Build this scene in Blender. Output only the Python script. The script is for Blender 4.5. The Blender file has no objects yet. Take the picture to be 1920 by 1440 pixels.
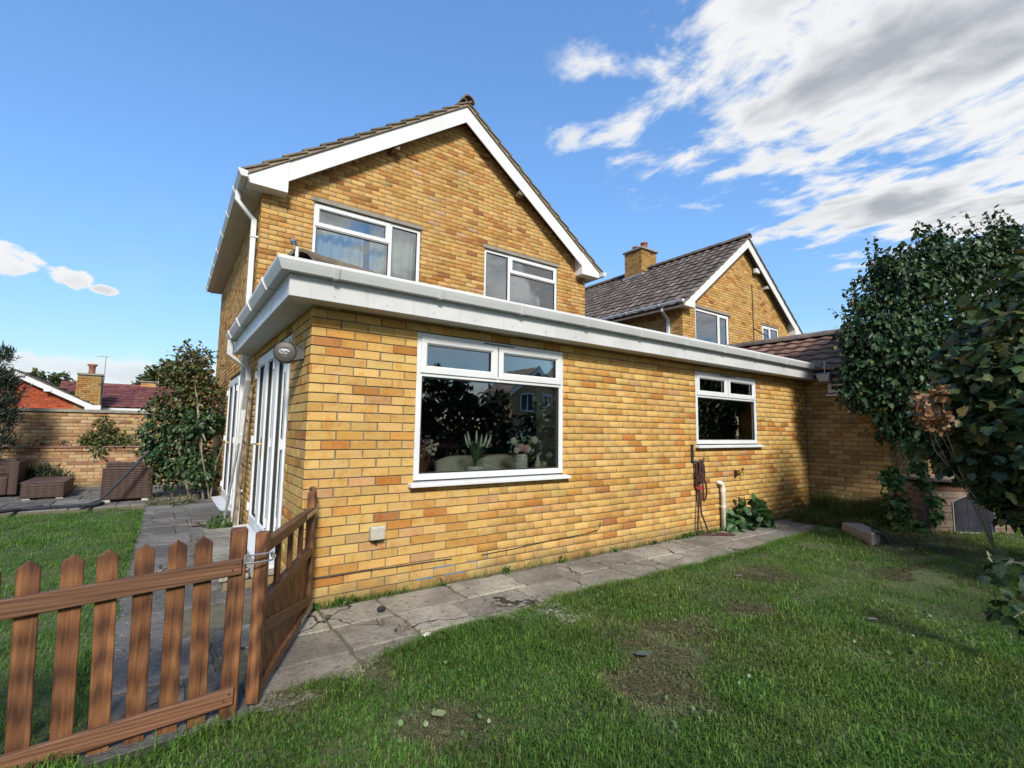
import bpy, bmesh, math, random
import numpy as np
from mathutils import Vector, Matrix, Euler

random.seed(7)
RNG = np.random.default_rng(7)
S = bpy.context.scene
COL = S.collection
R = math.radians

# ------------------------------------------------------------------ camera
cam_d = bpy.data.cameras.new('camera')
cam_d.sensor_width = 36.0
cam_d.lens = 16.867
cam_d.clip_start = 0.02
cam_d.clip_end = 2000
cam = bpy.data.objects.new('camera', cam_d)
COL.objects.link(cam)
cr = Vector((0.813945, -0.580754, 0.014811)); cu = Vector((-0.067699, -0.0695, 0.995282)); cf = Vector((0.576984, 0.811107, 0.095886))
cam.matrix_world = Matrix(((cr.x, cu.x, -cf.x, -0.872), (cr.y, cu.y, -cf.y, -3.961), (cr.z, cu.z, -cf.z, 1.377), (0, 0, 0, 1)))
S.camera = cam

# ------------------------------------------------------------------ light
SUN_EL, SUN_AZ = 35.0, 201.0          # azimuth clockwise from +Y
SKY_STRENGTH = 0.15
sd = Vector((math.sin(R(SUN_AZ)) * math.cos(R(SUN_EL)), math.cos(R(SUN_AZ)) * math.cos(R(SUN_EL)), math.sin(R(SUN_EL))))
sl = bpy.data.lights.new('sun', 'SUN'); sl.energy = 3.1; sl.angle = R(11.0); sl.color = (1.0, 0.94, 0.84)
so = bpy.data.objects.new('sun', sl); COL.objects.link(so)
so.rotation_euler = (-sd).to_track_quat('-Z', 'Y').to_euler(); so.location = sd * 60
S.view_settings.view_transform = 'Standard'
S.view_settings.look = 'None'
S.view_settings.exposure = 0.85
S.view_settings.gamma = 1.0
S.view_settings.use_curve_mapping = False


def nd(nt, kind, **kw):
    n = nt.nodes.new(kind)
    for k, v in kw.items():
        if k.startswith('_'):
            setattr(n, k[1:], v)
        else:
            s = n.inputs[int(k[1:])] if (k[0] == 'i' and k[1:].isdigit()) else n.inputs[k.replace('__', ' ')]
            if isinstance(v, bpy.types.NodeSocket):
                nt.links.new(v, s)
            else:
                s.default_value = v
    return n


def mth(nt, op, a, b=None, c=None, clamp=False):
    kw = {'i0': a}
    if b is not None: kw['i1'] = b
    if c is not None: kw['i2'] = c
    n = nd(nt, 'ShaderNodeMath', _operation=op, **kw); n.use_clamp = clamp
    return n.outputs[0]


def sstep(nt, v, a, b, lo=0.0, hi=1.0):
    n = nt.nodes.new('ShaderNodeMapRange'); n.interpolation_type = 'SMOOTHSTEP'
    nt.links.new(v, n.inputs[0])
    for i, x in zip((1, 2, 3, 4), (a, b, lo, hi)): n.inputs[i].default_value = x
    return n.outputs[0]


def mixc(nt, f, a, b, mode='MIX'):
    n = nt.nodes.new('ShaderNodeMix'); n.data_type = 'RGBA'; n.blend_type = mode
    for s, v in ((n.inputs[0], f), (n.inputs[6], a), (n.inputs[7], b)):
        if isinstance(v, bpy.types.NodeSocket): nt.links.new(v, s)
        else: s.default_value = v if not isinstance(v, tuple) or len(v) == 4 else (*v, 1)
    return n.outputs[2]


def noise(nt, vec, scale, detail=4, rough=0.55, dist=0.0):
    n = nd(nt, 'ShaderNodeTexNoise', Scale=scale, Detail=detail, Roughness=rough, Distortion=dist)
    if vec is not None: nt.links.new(vec, n.inputs['Vector'])
    return n.outputs[0]


def build_world():
    w = bpy.data.worlds.new('World'); S.world = w; w.use_nodes = True
    nt = w.node_tree; nt.nodes.clear()
    sky = nd(nt, 'ShaderNodeTexSky', _sky_type='NISHITA', _sun_disc=False, _sun_elevation=R(SUN_EL), _sun_rotation=R(SUN_AZ),
             _altitude=50.0, _air_density=1.0, _dust_density=0.1, _ozone_density=3.0)
    tc = nt.nodes.new('ShaderNodeTexCoord')
    nv = nd(nt, 'ShaderNodeVectorMath', _operation='NORMALIZE', i0=tc.outputs['Generated']).outputs[0]
    sp = nd(nt, 'ShaderNodeSeparateXYZ', i0=nv)
    x, y, z = sp.outputs
    zc = mth(nt, 'MAXIMUM', z, 0.03)
    px = mth(nt, 'DIVIDE', x, zc); py = mth(nt, 'DIVIDE', y, zc)
    # high broken cloud sheet over the south and east, seen on a plane above
    cv = nd(nt, 'ShaderNodeCombineXYZ', i0=px, i1=mth(nt, 'MULTIPLY', py, 0.72), i2=3.7).outputs[0]
    n1 = noise(nt, cv, 2.6, 3.0, 0.5, 0.4)
    n2 = noise(nt, cv, 5.8, 9.0, 0.60, 0.3)
    n3 = noise(nt, cv, 0.55, 2.0, 0.5)
    d = mth(nt, 'ADD', mth(nt, 'MULTIPLY', n1, 0.47), mth(nt, 'MULTIPLY', n2, 0.53))
    wob = mth(nt, 'MULTIPLY', mth(nt, 'SUBTRACT', n3, 0.5), 0.7)
    c_east = mth(nt, 'MULTIPLY', sstep(nt, mth(nt, 'ADD', py, wob), 1.55, 0.45), sstep(nt, px, 0.62, 1.12))
    c_south = sstep(nt, mth(nt, 'ADD', py, wob), -0.1, -1.2, 0.0, 0.85)
    cover = mth(nt, 'MAXIMUM', c_east, c_south)
    d2 = mth(nt, 'ADD', d, mth(nt, 'MULTIPLY', cover, 0.215))
    a1 = sstep(nt, d2, 0.575, 0.70)
    a1 = mth(nt, 'MULTIPLY', a1, sstep(nt, cover, 0.03, 0.3))
    a1 = mth(nt, 'MULTIPLY', a1, sstep(nt, z, 0.10, 0.24))
    thick = sstep(nt, mth(nt, 'ADD', mth(nt, 'MULTIPLY', n1, 0.7), mth(nt, 'ADD', mth(nt, 'MULTIPLY', n2, 0.3), mth(nt, 'MULTIPLY', cover, 0.17))), 0.64, 0.84)
    # small fair-weather clouds low in the north and a flat bank near the horizon
    az = mth(nt, 'ARCTAN2', x, y)
    el = mth(nt, 'ARCSINE', z)
    ev = nd(nt, 'ShaderNodeCombineXYZ', i0=az, i1=mth(nt, 'MULTIPLY', el, 1.6), i2=0.4).outputs[0]
    e1 = noise(nt, ev, 26.0, 7.0, 0.6)
    e2 = noise(nt, ev, 9.0, 3.0, 0.5)
    low = None; shade = None
    for (ca, ce, ra, re) in ((-13.2, 13.4, 3.6, 1.45), (-8.1, 12.7, 1.7, 0.95), (-5.6, 12.1, 1.1, 0.45), (-27, 11.5, 6, 1.8), (-44, 14, 5, 1.6), (-70, 10, 8, 2.0), (-98, 13, 7, 2.2)):
        u = mth(nt, 'DIVIDE', mth(nt, 'SUBTRACT', az, R(ca)), R(ra))
        v = mth(nt, 'DIVIDE', mth(nt, 'SUBTRACT', el, R(ce)), R(re))
        b = mth(nt, 'SUBTRACT', 1.0, mth(nt, 'ADD', mth(nt, 'MULTIPLY', u, u), mth(nt, 'MULTIPLY', v, v)))
        low = b if low is None else mth(nt, 'MAXIMUM', low, b)
    lowd = mth(nt, 'ADD', low, mth(nt, 'MULTIPLY', mth(nt, 'SUBTRACT', e1, 0.5), 3.2))
    a2 = mth(nt, 'MULTIPLY', sstep(nt, lowd, 0.0, 0.5), sstep(nt, low, -0.9, 0.1))
    bank = mth(nt, 'ADD', mth(nt, 'ADD', mth(nt, 'MULTIPLY', mth(nt, 'SUBTRACT', e2, 0.5), 2.6), mth(nt, 'MULTIPLY', mth(nt, 'SUBTRACT', e1, 0.5), 1.2)),
               mth(nt, 'SUBTRACT', 1.0, mth(nt, 'ABSOLUTE', mth(nt, 'DIVIDE', mth(nt, 'SUBTRACT', el, R(4.7)), R(2.3)))))
    a3 = sstep(nt, bank, 0.3, 0.85, 0.0, 0.8)
    veil = mth(nt, 'MULTIPLY', sstep(nt, noise(nt, ev, 4.0, 6.0, 0.62), 0.5, 0.8), sstep(nt, el, R(26), R(5), 0.0, 0.22))
    cloud_a = mth(nt, 'MAXIMUM', mth(nt, 'MAXIMUM', a1, a2), mth(nt, 'MAXIMUM', a3, veil))
    lowshade = mth(nt, 'MAXIMUM', mth(nt, 'MULTIPLY', sstep(nt, mth(nt, 'ADD', lowd, mth(nt, 'MULTIPLY', sstep(nt, el, R(13.6), R(12.0)), 0.7)), 0.8, 2.2), 0.5), mth(nt, 'MULTIPLY', sstep(nt, bank, 0.5, 1.7), 0.5))
    shade = mth(nt, 'MAXIMUM', mth(nt, 'MULTIPLY', thick, a1), mth(nt, 'MULTIPLY', lowshade, mth(nt, 'MAXIMUM', a2, a3)))
    ccol = mixc(nt, shade, (0.84, 0.85, 0.86), (0.40, 0.43, 0.48))
    cscale = nd(nt, 'ShaderNodeVectorMath', _operation='SCALE', i0=ccol); cscale.inputs['Scale'].default_value = 0.60 / SKY_STRENGTH
    lum = nd(nt, 'ShaderNodeRGBToBW', i0=sky.outputs[0]).outputs[0]
    comp = mth(nt, 'DIVIDE', 1.5, mth(nt, 'ADD', 1.0, mth(nt, 'MULTIPLY', lum, 0.30)))
    skc = nd(nt, 'ShaderNodeVectorMath', _operation='SCALE', i0=sky.outputs[0]); nt.links.new(comp, skc.inputs['Scale'])
    hs = nd(nt, 'ShaderNodeHueSaturation', Saturation=1.12, Value=1.0, Color=skc.outputs[0])
    col = mixc(nt, cloud_a, hs.outputs[0], cscale.outputs[0])
    bg = nd(nt, 'ShaderNodeBackground', Color=col, Strength=SKY_STRENGTH)
    out = nt.nodes.new('ShaderNodeOutputWorld'); nt.links.new(bg.outputs[0], out.inputs[0])


build_world()

# ------------------------------------------------------------------ object helpers
POS = {}           # world position of every empty / mesh origin
SPLIT = {}


def wpos(o): return POS.get(o.name, Vector((0, 0, 0)))


def thing(name, loc, label, cat, group=None):
    o = bpy.data.objects.new(name, None); COL.objects.link(o)
    o.empty_display_size = 0.1
    o.location = loc; POS[o.name] = Vector(loc)
    return tag(o, label, cat, group)


def tag(o, label=None, cat=None, group=None, kind=None):
    if label: o['label'] = label
    if cat: o['category'] = cat
    if group: o['group'] = group
    if kind: o['kind'] = kind
    return o


def add_obj(name, me, parent=None, at=None):
    """link mesh `me` whose vertices are relative to world point `at`"""
    o = bpy.data.objects.new(name, me); COL.objects.link(o)
    at = Vector(at) if at is not None else (wpos(parent) if parent else Vector((0, 0, 0)))
    if parent:
        o.parent = parent; o.location = at - wpos(parent)
    else:
        o.location = at
    POS[o.name] = at
    return o


def inst(me, name, parent, at, rot=(0, 0, 0), scale=(1, 1, 1), color=None):
    o = add_obj(name, me, parent, at)
    o.rotation_euler = rot; o.scale = scale
    if color is not None: o.color = (*color, 1)
    return o


class MB:
    def __init__(self): self.v = []; self.f = []; self.c = []; self.M = None; self.col = None

    def add(self, vs, fs):
        b = len(self.v)
        for p in vs:
            p = Vector(p)
            self.v.append(self.M @ p if self.M is not None else p)
            self.c.append(self.col)
        self.f += [[b + i for i in f] for f in fs]

    def box(self, x0, x1, y0, y1, z0, z1, j=0.0):
        vs = [(x0, y0, z0), (x1, y0, z0), (x1, y1, z0), (x0, y1, z0), (x0, y0, z1), (x1, y0, z1), (x1, y1, z1), (x0, y1, z1)]
        if j: vs = [(a + random.uniform(-j, j), b + random.uniform(-j, j), c + random.uniform(-j, j)) for a, b, c in vs]
        self.add(vs, [(0, 3, 2, 1), (4, 5, 6, 7), (0, 1, 5, 4), (1, 2, 6, 5), (2, 3, 7, 6), (3, 0, 4, 7)])

    def prism(self, poly, d):
        n = len(poly); d = Vector(d)
        vs = [Vector(p) for p in poly] + [Vector(p) + d for p in poly]
        self.add(vs, [list(range(n))[::-1], list(range(n, 2 * n))] + [(i, (i + 1) % n, n + (i + 1) % n, n + i) for i in range(n)])

    def tube(self, pts, r, n=8, cap=True, rs=None):
        pts = [Vector(p) for p in pts]; rings = []
        prev = None
        for i, p in enumerate(pts):
            t = (pts[min(i + 1, len(pts) - 1)] - pts[max(i - 1, 0)]).normalized()
            if prev is None:
                a = t.orthogonal().normalized()
            else:
                a = (prev - t * prev.dot(t)).normalized()
            prev = a; b = t.cross(a)
            rr = rs[i] if rs else r
            rings.append([p + (a * math.cos(k * 2 * math.pi / n) + b * math.sin(k * 2 * math.pi / n)) * rr for k in range(n)])
        vs = [q for ring in rings for q in ring]; fs = []
        for i in range(len(pts) - 1):
            for k in range(n):
                fs.append((i * n + k, i * n + (k + 1) % n, (i + 1) * n + (k + 1) % n, (i + 1) * n + k))
        if cap: fs += [list(range(n))[::-1], [(len(pts) - 1) * n + k for k in range(n)]]
        self.add(vs, fs)

    def lathe(self, prof, c=(0, 0, 0), n=16):
        vs = []; fs = []
        for (r, z) in prof:
            for k in range(n):
                a = k * 2 * math.pi / n; vs.append((c[0] + r * math.cos(a), c[1] + r * math.sin(a), c[2] + z))
        m = len(prof)
        for i in range(m - 1):
            for k in range(n):
                fs.append((i * n + k, i * n + (k + 1) % n, (i + 1) * n + (k + 1) % n, (i + 1) * n + k))
        fs += [list(range(n))[::-1], [(m - 1) * n + k for k in range(n)]]
        self.add(vs, fs)

    def ball(self, c, rx, ry=None, rz=None, nu=10, nv=6):
        ry = ry or rx; rz = rz or rx
        self.lathe_scaled(c, rx, ry, rz, nu, nv)

    def lathe_scaled(self, c, rx, ry, rz, nu, nv):
        vs = []; fs = []
        for i in range(nv + 1):
            t = math.pi * i / nv
            s = max(math.sin(t), 0.02)
            for k in range(nu):
                a = 2 * math.pi * k / nu
                vs.append((c[0] + rx * s * math.cos(a), c[1] + ry * s * math.sin(a), c[2] - rz * math.cos(t)))
        for i in range(nv):
            for k in range(nu):
                fs.append((i * nu + k, i * nu + (k + 1) % nu, (i + 1) * nu + (k + 1) % nu, (i + 1) * nu + k))
        fs += [list(range(nu))[::-1], [nv * nu + k for k in range(nu)]]
        self.add(vs, fs)

    def sweep(self, prof, path, up=(0, 0, 1)):
        """closed profile [(out, up)] along a horizontal path with mitred corners; 'out' is to the right of travel"""
        path = [Vector(p) for p in path]; up = Vector(up); n = len(prof); vs = []; fs = []
        for i, p in enumerate(path):
            d0 = (p - path[i - 1]).normalized() if i else (path[1] - p).normalized()
            d1 = (path[i + 1] - p).normalized() if i < len(path) - 1 else d0
            r0 = d0.cross(up); r1 = d1.cross(up)
            m = (r0 + r1).normalized(); m = m / max(m.dot(r0), 0.2)
            for (a, b) in prof: vs.append(p + m * a + up * b)
        for i in range(len(path) - 1):
            for k in range(n): fs.append((i * n + k, i * n + (k + 1) % n, (i + 1) * n + (k + 1) % n, (i + 1) * n + k))
        fs += [list(range(n))[::-1], [(len(path) - 1) * n + k for k in range(n)]]
        self.add(vs, fs)

    def mesh(self, name, mat, at, smooth=False):
        at = Vector(at)
        me = bpy.data.meshes.new(name)
        me.from_pydata([tuple(p - at) for p in self.v], [], self.f)
        if mat: me.materials.append(mat)
        if any(c is not None for c in self.c):
            a = me.color_attributes.new('tint', 'FLOAT_COLOR', 'POINT')
            arr = np.ones((len(self.v), 4), np.float32)
            for i, c in enumerate(self.c):
                if c is not None: arr[i, :3] = c
            a.data.foreach_set('color', arr.ravel())
        bm = bmesh.new(); bm.from_mesh(me); bmesh.ops.recalc_face_normals(bm, faces=bm.faces); bm.to_mesh(me); bm.free()
        if smooth: me.polygons.foreach_set('use_smooth', [True] * len(me.polygons))
        return me

    def build(self, name, mat, parent=None, at=None, smooth=False, bevel=0.0, seg=1, stuff=False, label=None):
        w = Vector(at) if at is not None else (wpos(parent) if parent else Vector((0, 0, 0)))
        o = add_obj(name, self.mesh(name, mat, w, smooth), parent, w)
        if bevel:
            m = o.modifiers.new('bevel', 'BEVEL'); m.width = bevel; m.segments = seg; m.limit_method = 'ANGLE'; m.angle_limit = R(40)
        if stuff: o['kind'] = 'stuff'
        if label: o['label'] = label
        return o


def np_mesh(name, V, F, mat, C=None, parent=None, at=(0, 0, 0), smooth=False):
    """V (n,3) world, F (m,k) equal sided faces"""
    V = np.asarray(V, np.float32) - np.asarray(at, np.float32); F = np.asarray(F, np.int32)
    me = bpy.data.meshes.new(name); n, m, k = len(V), len(F), F.shape[1]
    me.vertices.add(n); me.vertices.foreach_set('co', V.ravel())
    me.loops.add(m * k); me.loops.foreach_set('vertex_index', F.ravel())
    me.polygons.add(m); me.polygons.foreach_set('loop_start', np.arange(0, m * k, k, dtype=np.int32))
    me.polygons.foreach_set('loop_total', np.full(m, k, np.int32))
    if smooth: me.polygons.foreach_set('use_smooth', np.ones(m, bool))
    if C is not None:
        a = me.color_attributes.new('tint', 'FLOAT_COLOR', 'POINT')
        c4 = np.ones((n, 4), np.float32); c4[:, :3] = C; a.data.foreach_set('color', c4.ravel())
    me.materials.append(mat); me.update(); me.validate()
    return add_obj(name, me, parent, at)


# ------------------------------------------------------------------ materials
def new_mat(name):
    m = bpy.data.materials.new(name); m.use_nodes = True
    nt = m.node_tree; nt.nodes.clear()
    out = nt.nodes.new('ShaderNodeOutputMaterial')
    b = nt.nodes.new('ShaderNodeBsdfPrincipled'); nt.links.new(b.outputs[0], out.inputs[0])
    return m, nt, b, out


def lk(nt, v, s):
    if isinstance(v, bpy.types.NodeSocket): nt.links.new(v, s)
    else: s.default_value = v if not isinstance(v, tuple) or len(v) == 4 else (*v, 1)


def bump(nt, b, h, strength=0.3, dist=0.01):
    n = nd(nt, 'ShaderNodeBump', Strength=strength, Distance=dist, Height=h)
    nt.links.new(n.outputs[0], b.inputs['Normal'])


def geo_pos(nt): return nt.nodes.new('ShaderNodeNewGeometry').outputs['Position']


def plain(name, c1, c2=None, scale=6.0, rough=0.6, bmp=0.0, bscale=60.0, metal=0.0, spec=0.5, c3=None):
    m, nt, b, _ = new_mat(name)
    p = geo_pos(nt)
    if c2:
        f = sstep(nt, noise(nt, p, scale, 6, 0.6), 0.35, 0.68)
        col = mixc(nt, f, c1, c2)
        if c3:
            col = mixc(nt, sstep(nt, noise(nt, p, scale * 4.3, 5, 0.65), 0.56, 0.72), col, c3)
        lk(nt, col, b.inputs['Base Color'])
    else:
        lk(nt, c1, b.inputs['Base Color'])
    b.inputs['Roughness'].default_value = rough; b.inputs['Metallic'].default_value = metal
    b.inputs['Specular IOR Level'].default_value = spec
    if bmp: bump(nt, b, noise(nt, p, bscale, 5, 0.6), bmp, 0.01)
    return m


def tint_socket(nt, single):
    if single: return nt.nodes.new('ShaderNodeObjectInfo').outputs['Color']
    n = nt.nodes.new('ShaderNodeAttribute'); n.attribute_name = 'tint'; return n.outputs['Color']


def brick_mat(name, single):
    m, nt, b, _ = new_mat(name)
    p = geo_pos(nt); t = tint_socket(nt, single)
    n1 = noise(nt, p, 9.0, 4, 0.6); n2 = noise(nt, p, 45.0, 5, 0.65); n3 = noise(nt, p, 300.0, 3, 0.6)
    flame = sstep(nt, n1, 0.47, 0.70, 0.0, 0.8)
    hot = mixc(nt, 1.0, t, (0.86, 0.66, 0.45), 'MULTIPLY')
    c = mixc(nt, flame, t, hot)
    c = mixc(nt, sstep(nt, n2, 0.30, 0.72, 0.0, 0.35), c, mixc(nt, 1.0, c, (0.62, 0.55, 0.48), 'MULTIPLY'))
    c = mixc(nt, sstep(nt, n3, 0.62, 0.74, 0.0, 0.4), c, (0.10, 0.065, 0.035))
    eff = mth(nt, 'MULTIPLY', sstep(nt, noise(nt, p, 7.0, 6, 0.68, 0.5), 0.60, 0.70), sstep(nt, n2, 0.45, 0.60, 0, 0.42))
    c = mixc(nt, eff, c, (0.58, 0.48, 0.38))
    big = noise(nt, p, 0.8, 4, 0.6)
    c = mixc(nt, sstep(nt, big, 0.42, 0.66, 0.0, 0.30), c, mixc(nt, 1.0, c, (0.78, 0.70, 0.60), 'MULTIPLY'))
    # damp green-grey staining low on the wall
    z = nd(nt, 'ShaderNodeSeparateXYZ', i0=p).outputs[2]
    low = mth(nt, 'MULTIPLY', sstep(nt, mth(nt, 'ADD', z, mth(nt, 'MULTIPLY', noise(nt, p, 5.0, 4, 0.6), -0.30)), 0.06, -0.12), 0.6)
    c = mixc(nt, low, c, (0.17, 0.14, 0.07))
    lk(nt, c, b.inputs['Base Color']); b.inputs['Roughness'].default_value = 0.85; b.inputs['Specular IOR Level'].default_value = 0.25
    bump(nt, b, mth(nt, 'ADD', n2, mth(nt, 'MULTIPLY', n3, 0.6)), 0.55, 0.006)
    return m


def leaf_mat(name, single=False, rough=0.42, trans=0.25, spec=0.4):
    m, nt, b, out = new_mat(name)
    t = tint_socket(nt, single)
    p = geo_pos(nt)
    c = mixc(nt, sstep(nt, noise(nt, p, 30, 3, 0.6), 0.35, 0.7, 0, 0.5), t, mixc(nt, 1.0, t, (0.70, 0.78, 0.62), 'MULTIPLY'))
    lk(nt, c, b.inputs['Base Color']); b.inputs['Roughness'].default_value = rough; b.inputs['Specular IOR Level'].default_value = spec
    tr = nt.nodes.new('ShaderNodeBsdfTranslucent'); lk(nt, mixc(nt, 1.0, c, (1.0, 1.0, 0.45), 'MULTIPLY'), tr.inputs[0])
    mx = nd(nt, 'ShaderNodeMixShader', i0=trans); nt.links.new(b.outputs[0], mx.inputs[1]); nt.links.new(tr.outputs[0], mx.inputs[2])
    nt.links.new(mx.outputs[0], out.inputs[0])
    return m


def wood_mat(name, axis, c_lo, c_mid, c_hi, rough=0.55, bmp=0.25):
    m, nt, b, _ = new_mat(name)
    tc = nt.nodes.new('ShaderNodeTexCoord'); oi = nt.nodes.new('ShaderNodeObjectInfo')
    sc = [48.0, 48.0, 48.0]; sc[axis] = 1.6
    mp = nd(nt, 'ShaderNodeVectorMath', _operation='MULTIPLY', i0=tc.outputs['Object'], i1=tuple(sc)).outputs[0]
    off = nd(nt, 'ShaderNodeVectorMath', _operation='SCALE', i0=(13.0, 7.0, 31.0)); nt.links.new(oi.outputs['Random'], off.inputs['Scale'])
    v = nd(nt, 'ShaderNodeVectorMath', _operation='ADD', i0=mp, i1=off.outputs[0]).outputs[0]
    g = noise(nt, v, 1.0, 5, 0.6, 0.5)
    sl2 = [9.0, 9.0, 9.0]; sl2[axis] = 1.1
    v2 = nd(nt, 'ShaderNodeVectorMath', _operation='MULTIPLY', i0=tc.outputs['Object'], i1=tuple(sl2)).outputs[0]
    v2 = nd(nt, 'ShaderNodeVectorMath', _operation='ADD', i0=v2, i1=off.outputs[0]).outputs[0]
    w = nd(nt, 'ShaderNodeTexWave', _wave_type='RINGS', Scale=2.0, Distortion=3.0, Detail=3.0, Vector=v2); w.inputs['Detail Scale'].default_value = 1.3
    f = mth(nt, 'ADD', mth(nt, 'MULTIPLY', g, 0.80), mth(nt, 'MULTIPLY', w.outputs[1], 0.20))
    c = mixc(nt, sstep(nt, f, 0.30, 0.55), c_lo, c_mid)
    c = mixc(nt, sstep(nt, f, 0.52, 0.78), c, c_hi)
    hv = mth(nt, 'ADD', 0.78, mth(nt, 'MULTIPLY', oi.outputs['Random'], 0.40))
    c = nd(nt, 'ShaderNodeVectorMath', _operation='SCALE', i0=c); nt.links.new(hv, c.inputs['Scale'])
    wn = noise(nt, v, 0.55, 4, 0.6)
    c = mixc(nt, sstep(nt, wn, 0.52, 0.70, 0, 0.5), c.outputs[0], (0.055, 0.03, 0.018))
    lk(nt, c, b.inputs['Base Color']); b.inputs['Roughness'].default_value = rough; b.inputs['Specular IOR Level'].default_value = 0.35
    bump(nt, b, g, bmp, 0.01)
    return m


def glass_mat(name, gain=2.3, base=0.055):
    m, nt, b, out = new_mat(name); nt.nodes.remove(b)
    fr = nd(nt, 'ShaderNodeFresnel', IOR=1.5)
    f = mth(nt, 'ADD', mth(nt, 'MULTIPLY', fr.outputs[0], gain), base, clamp=True)
    gl = nd(nt, 'ShaderNodeBsdfGlossy', Color=(1, 1, 1, 1), Roughness=0.0)
    p = geo_pos(nt)
    bn = nd(nt, 'ShaderNodeBump', Strength=0.035, Distance=0.02, Height=noise(nt, p, 2.5, 2, 0.5)); nt.links.new(bn.outputs[0], gl.inputs['Normal'])
    tr = nd(nt, 'ShaderNodeBsdfTransparent', Color=(0.86, 0.90, 0.88, 1))
    mx = nd(nt, 'ShaderNodeMixShader', i0=f); nt.links.new(tr.outputs[0], mx.inputs[1]); nt.links.new(gl.outputs[0], mx.inputs[2])
    nt.links.new(mx.outputs[0], out.inputs[0])
    return m


def weave_mat(name):
    m, nt, b, _ = new_mat(name)
    p = geo_pos(nt); s = nd(nt, 'ShaderNodeSeparateXYZ', i0=p)
    u = mth(nt, 'ADD', s.outputs[0], s.outputs[1])
    a = mth(nt, 'SINE', mth(nt, 'MULTIPLY', u, 58.0)); c = mth(nt, 'SINE', mth(nt, 'MULTIPLY', s.outputs[2], 150.0))
    h = mth(nt, 'ADD', mth(nt, 'MULTIPLY', a, 0.35), mth(nt, 'MULTIPLY', c, 0.6))
    nn = noise(nt, p, 14, 4, 0.6)
    col = mixc(nt, sstep(nt, mth(nt, 'ADD', h, mth(nt, 'SUBTRACT', nn, 0.5)), -0.5, 0.6), (0.036, 0.020, 0.017), (0.070, 0.041, 0.034))
    lk(nt, col, b.inputs['Base Color']); b.inputs['Roughness'].default_value = 0.6; b.inputs['Specular IOR Level'].default_value = 0.3
    bump(nt, b, h, 0.12, 0.01)
    return m


def tile_mat(name, lo, mid, lichen):
    m, nt, b, _ = new_mat(name)
    p = geo_pos(nt); oi = nt.nodes.new('ShaderNodeObjectInfo')
    n1 = noise(nt, p, 3.0, 5, 0.6); n2 = noise(nt, p, 28, 6, 0.7); n3 = noise(nt, p, 11, 5, 0.6)
    c = mixc(nt, sstep(nt, n1, 0.35, 0.65), lo, mid)
    c = nd(nt, 'ShaderNodeVectorMath', _operation='SCALE', i0=c); nt.links.new(mth(nt, 'ADD', 0.75, mth(nt, 'MULTIPLY', oi.outputs['Random'], 0.5)), c.inputs['Scale'])
    c = mixc(nt, sstep(nt, mth(nt, 'ADD', n2, mth(nt, 'MULTIPLY', mth(nt, 'SUBTRACT', n3, 0.5), 0.6)), 0.58, 0.72, 0, 0.75), c.outputs[0], lichen)
    lk(nt, c, b.inputs['Base Color']); b.inputs['Roughness'].default_value = 0.9; b.inputs['Specular IOR Level'].default_value = 0.2
    bump(nt, b, n2, 0.5, 0.01)
    return m


def slab_mat(name, c1, c2, speck=True):
    m, nt, b, _ = new_mat(name)
    p = geo_pos(nt); oi = nt.nodes.new('ShaderNodeObjectInfo')
    n1 = noise(nt, p, 1.7, 6, 0.65); n2 = noise(nt, p, 13, 7, 0.72); n3 = noise(nt, p, 70, 5, 0.65)
    c = mixc(nt, sstep(nt, mth(nt, 'ADD', mth(nt, 'MULTIPLY', n1, 0.55), mth(nt, 'MULTIPLY', n2, 0.45)), 0.38, 0.62), c1, c2)
    c = nd(nt, 'ShaderNodeVectorMath', _operation='SCALE', i0=c); nt.links.new(mth(nt, 'ADD', 0.72, mth(nt, 'MULTIPLY', oi.outputs['Random'], 0.5)), c.inputs['Scale'])
    c = mixc(nt, sstep(nt, n2, 0.52, 0.66, 0, 0.7), c.outputs[0], (0.050, 0.046, 0.038))
    c = mixc(nt, sstep(nt, noise(nt, p, 3.6, 6, 0.68, 0.6), 0.54, 0.66, 0, 0.6), c, (0.30, 0.28, 0.235))
    c = mixc(nt, sstep(nt, noise(nt, p, 5.0, 6, 0.7), 0.60, 0.70, 0, 0.55), c, (0.085, 0.085, 0.045))
    c = mixc(nt, sstep(nt, n3, 0.60, 0.72, 0, 0.6), c, (0.055, 0.05, 0.045))
    c = mixc(nt, sstep(nt, n3, 0.40, 0.30, 0, 0.45), c, (0.34, 0.32, 0.28))
    ck = nd(nt, 'ShaderNodeTexVoronoi', _feature='DISTANCE_TO_EDGE', Scale=1.15, Vector=nd(nt, 'ShaderNodeVectorMath', _operation='ADD', i0=p, i1=nd(nt, 'ShaderNodeVectorMath', _operation='SCALE', i0=nd(nt, 'ShaderNodeTexNoise', Scale=5.0, Detail=4.0, Vector=p).outputs[1], Scale=0.25).outputs[0]).outputs[0])
    c = mixc(nt, mth(nt, 'MULTIPLY', sstep(nt, ck.outputs['Distance'], 0.016, 0.004), sstep(nt, n1, 0.42, 0.55)), c, (0.035, 0.034, 0.022))
    if speck:
        vo = nd(nt, 'ShaderNodeTexVoronoi', Scale=22.0, Vector=p); vo.inputs['Randomness'].default_value = 1.0
        c = mixc(nt, sstep(nt, vo.outputs['Distance'], 0.16, 0.09, 0, 0.8), c, (0.42, 0.42, 0.40))
    lk(nt, c, b.inputs['Base Color']); b.inputs['Roughness'].default_value = 0.9; b.inputs['Specular IOR Level'].default_value = 0.25
    bump(nt, b, mth(nt, 'ADD', n2, mth(nt, 'MULTIPLY', n3, 0.6)), 1.0, 0.02)
    return m


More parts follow.
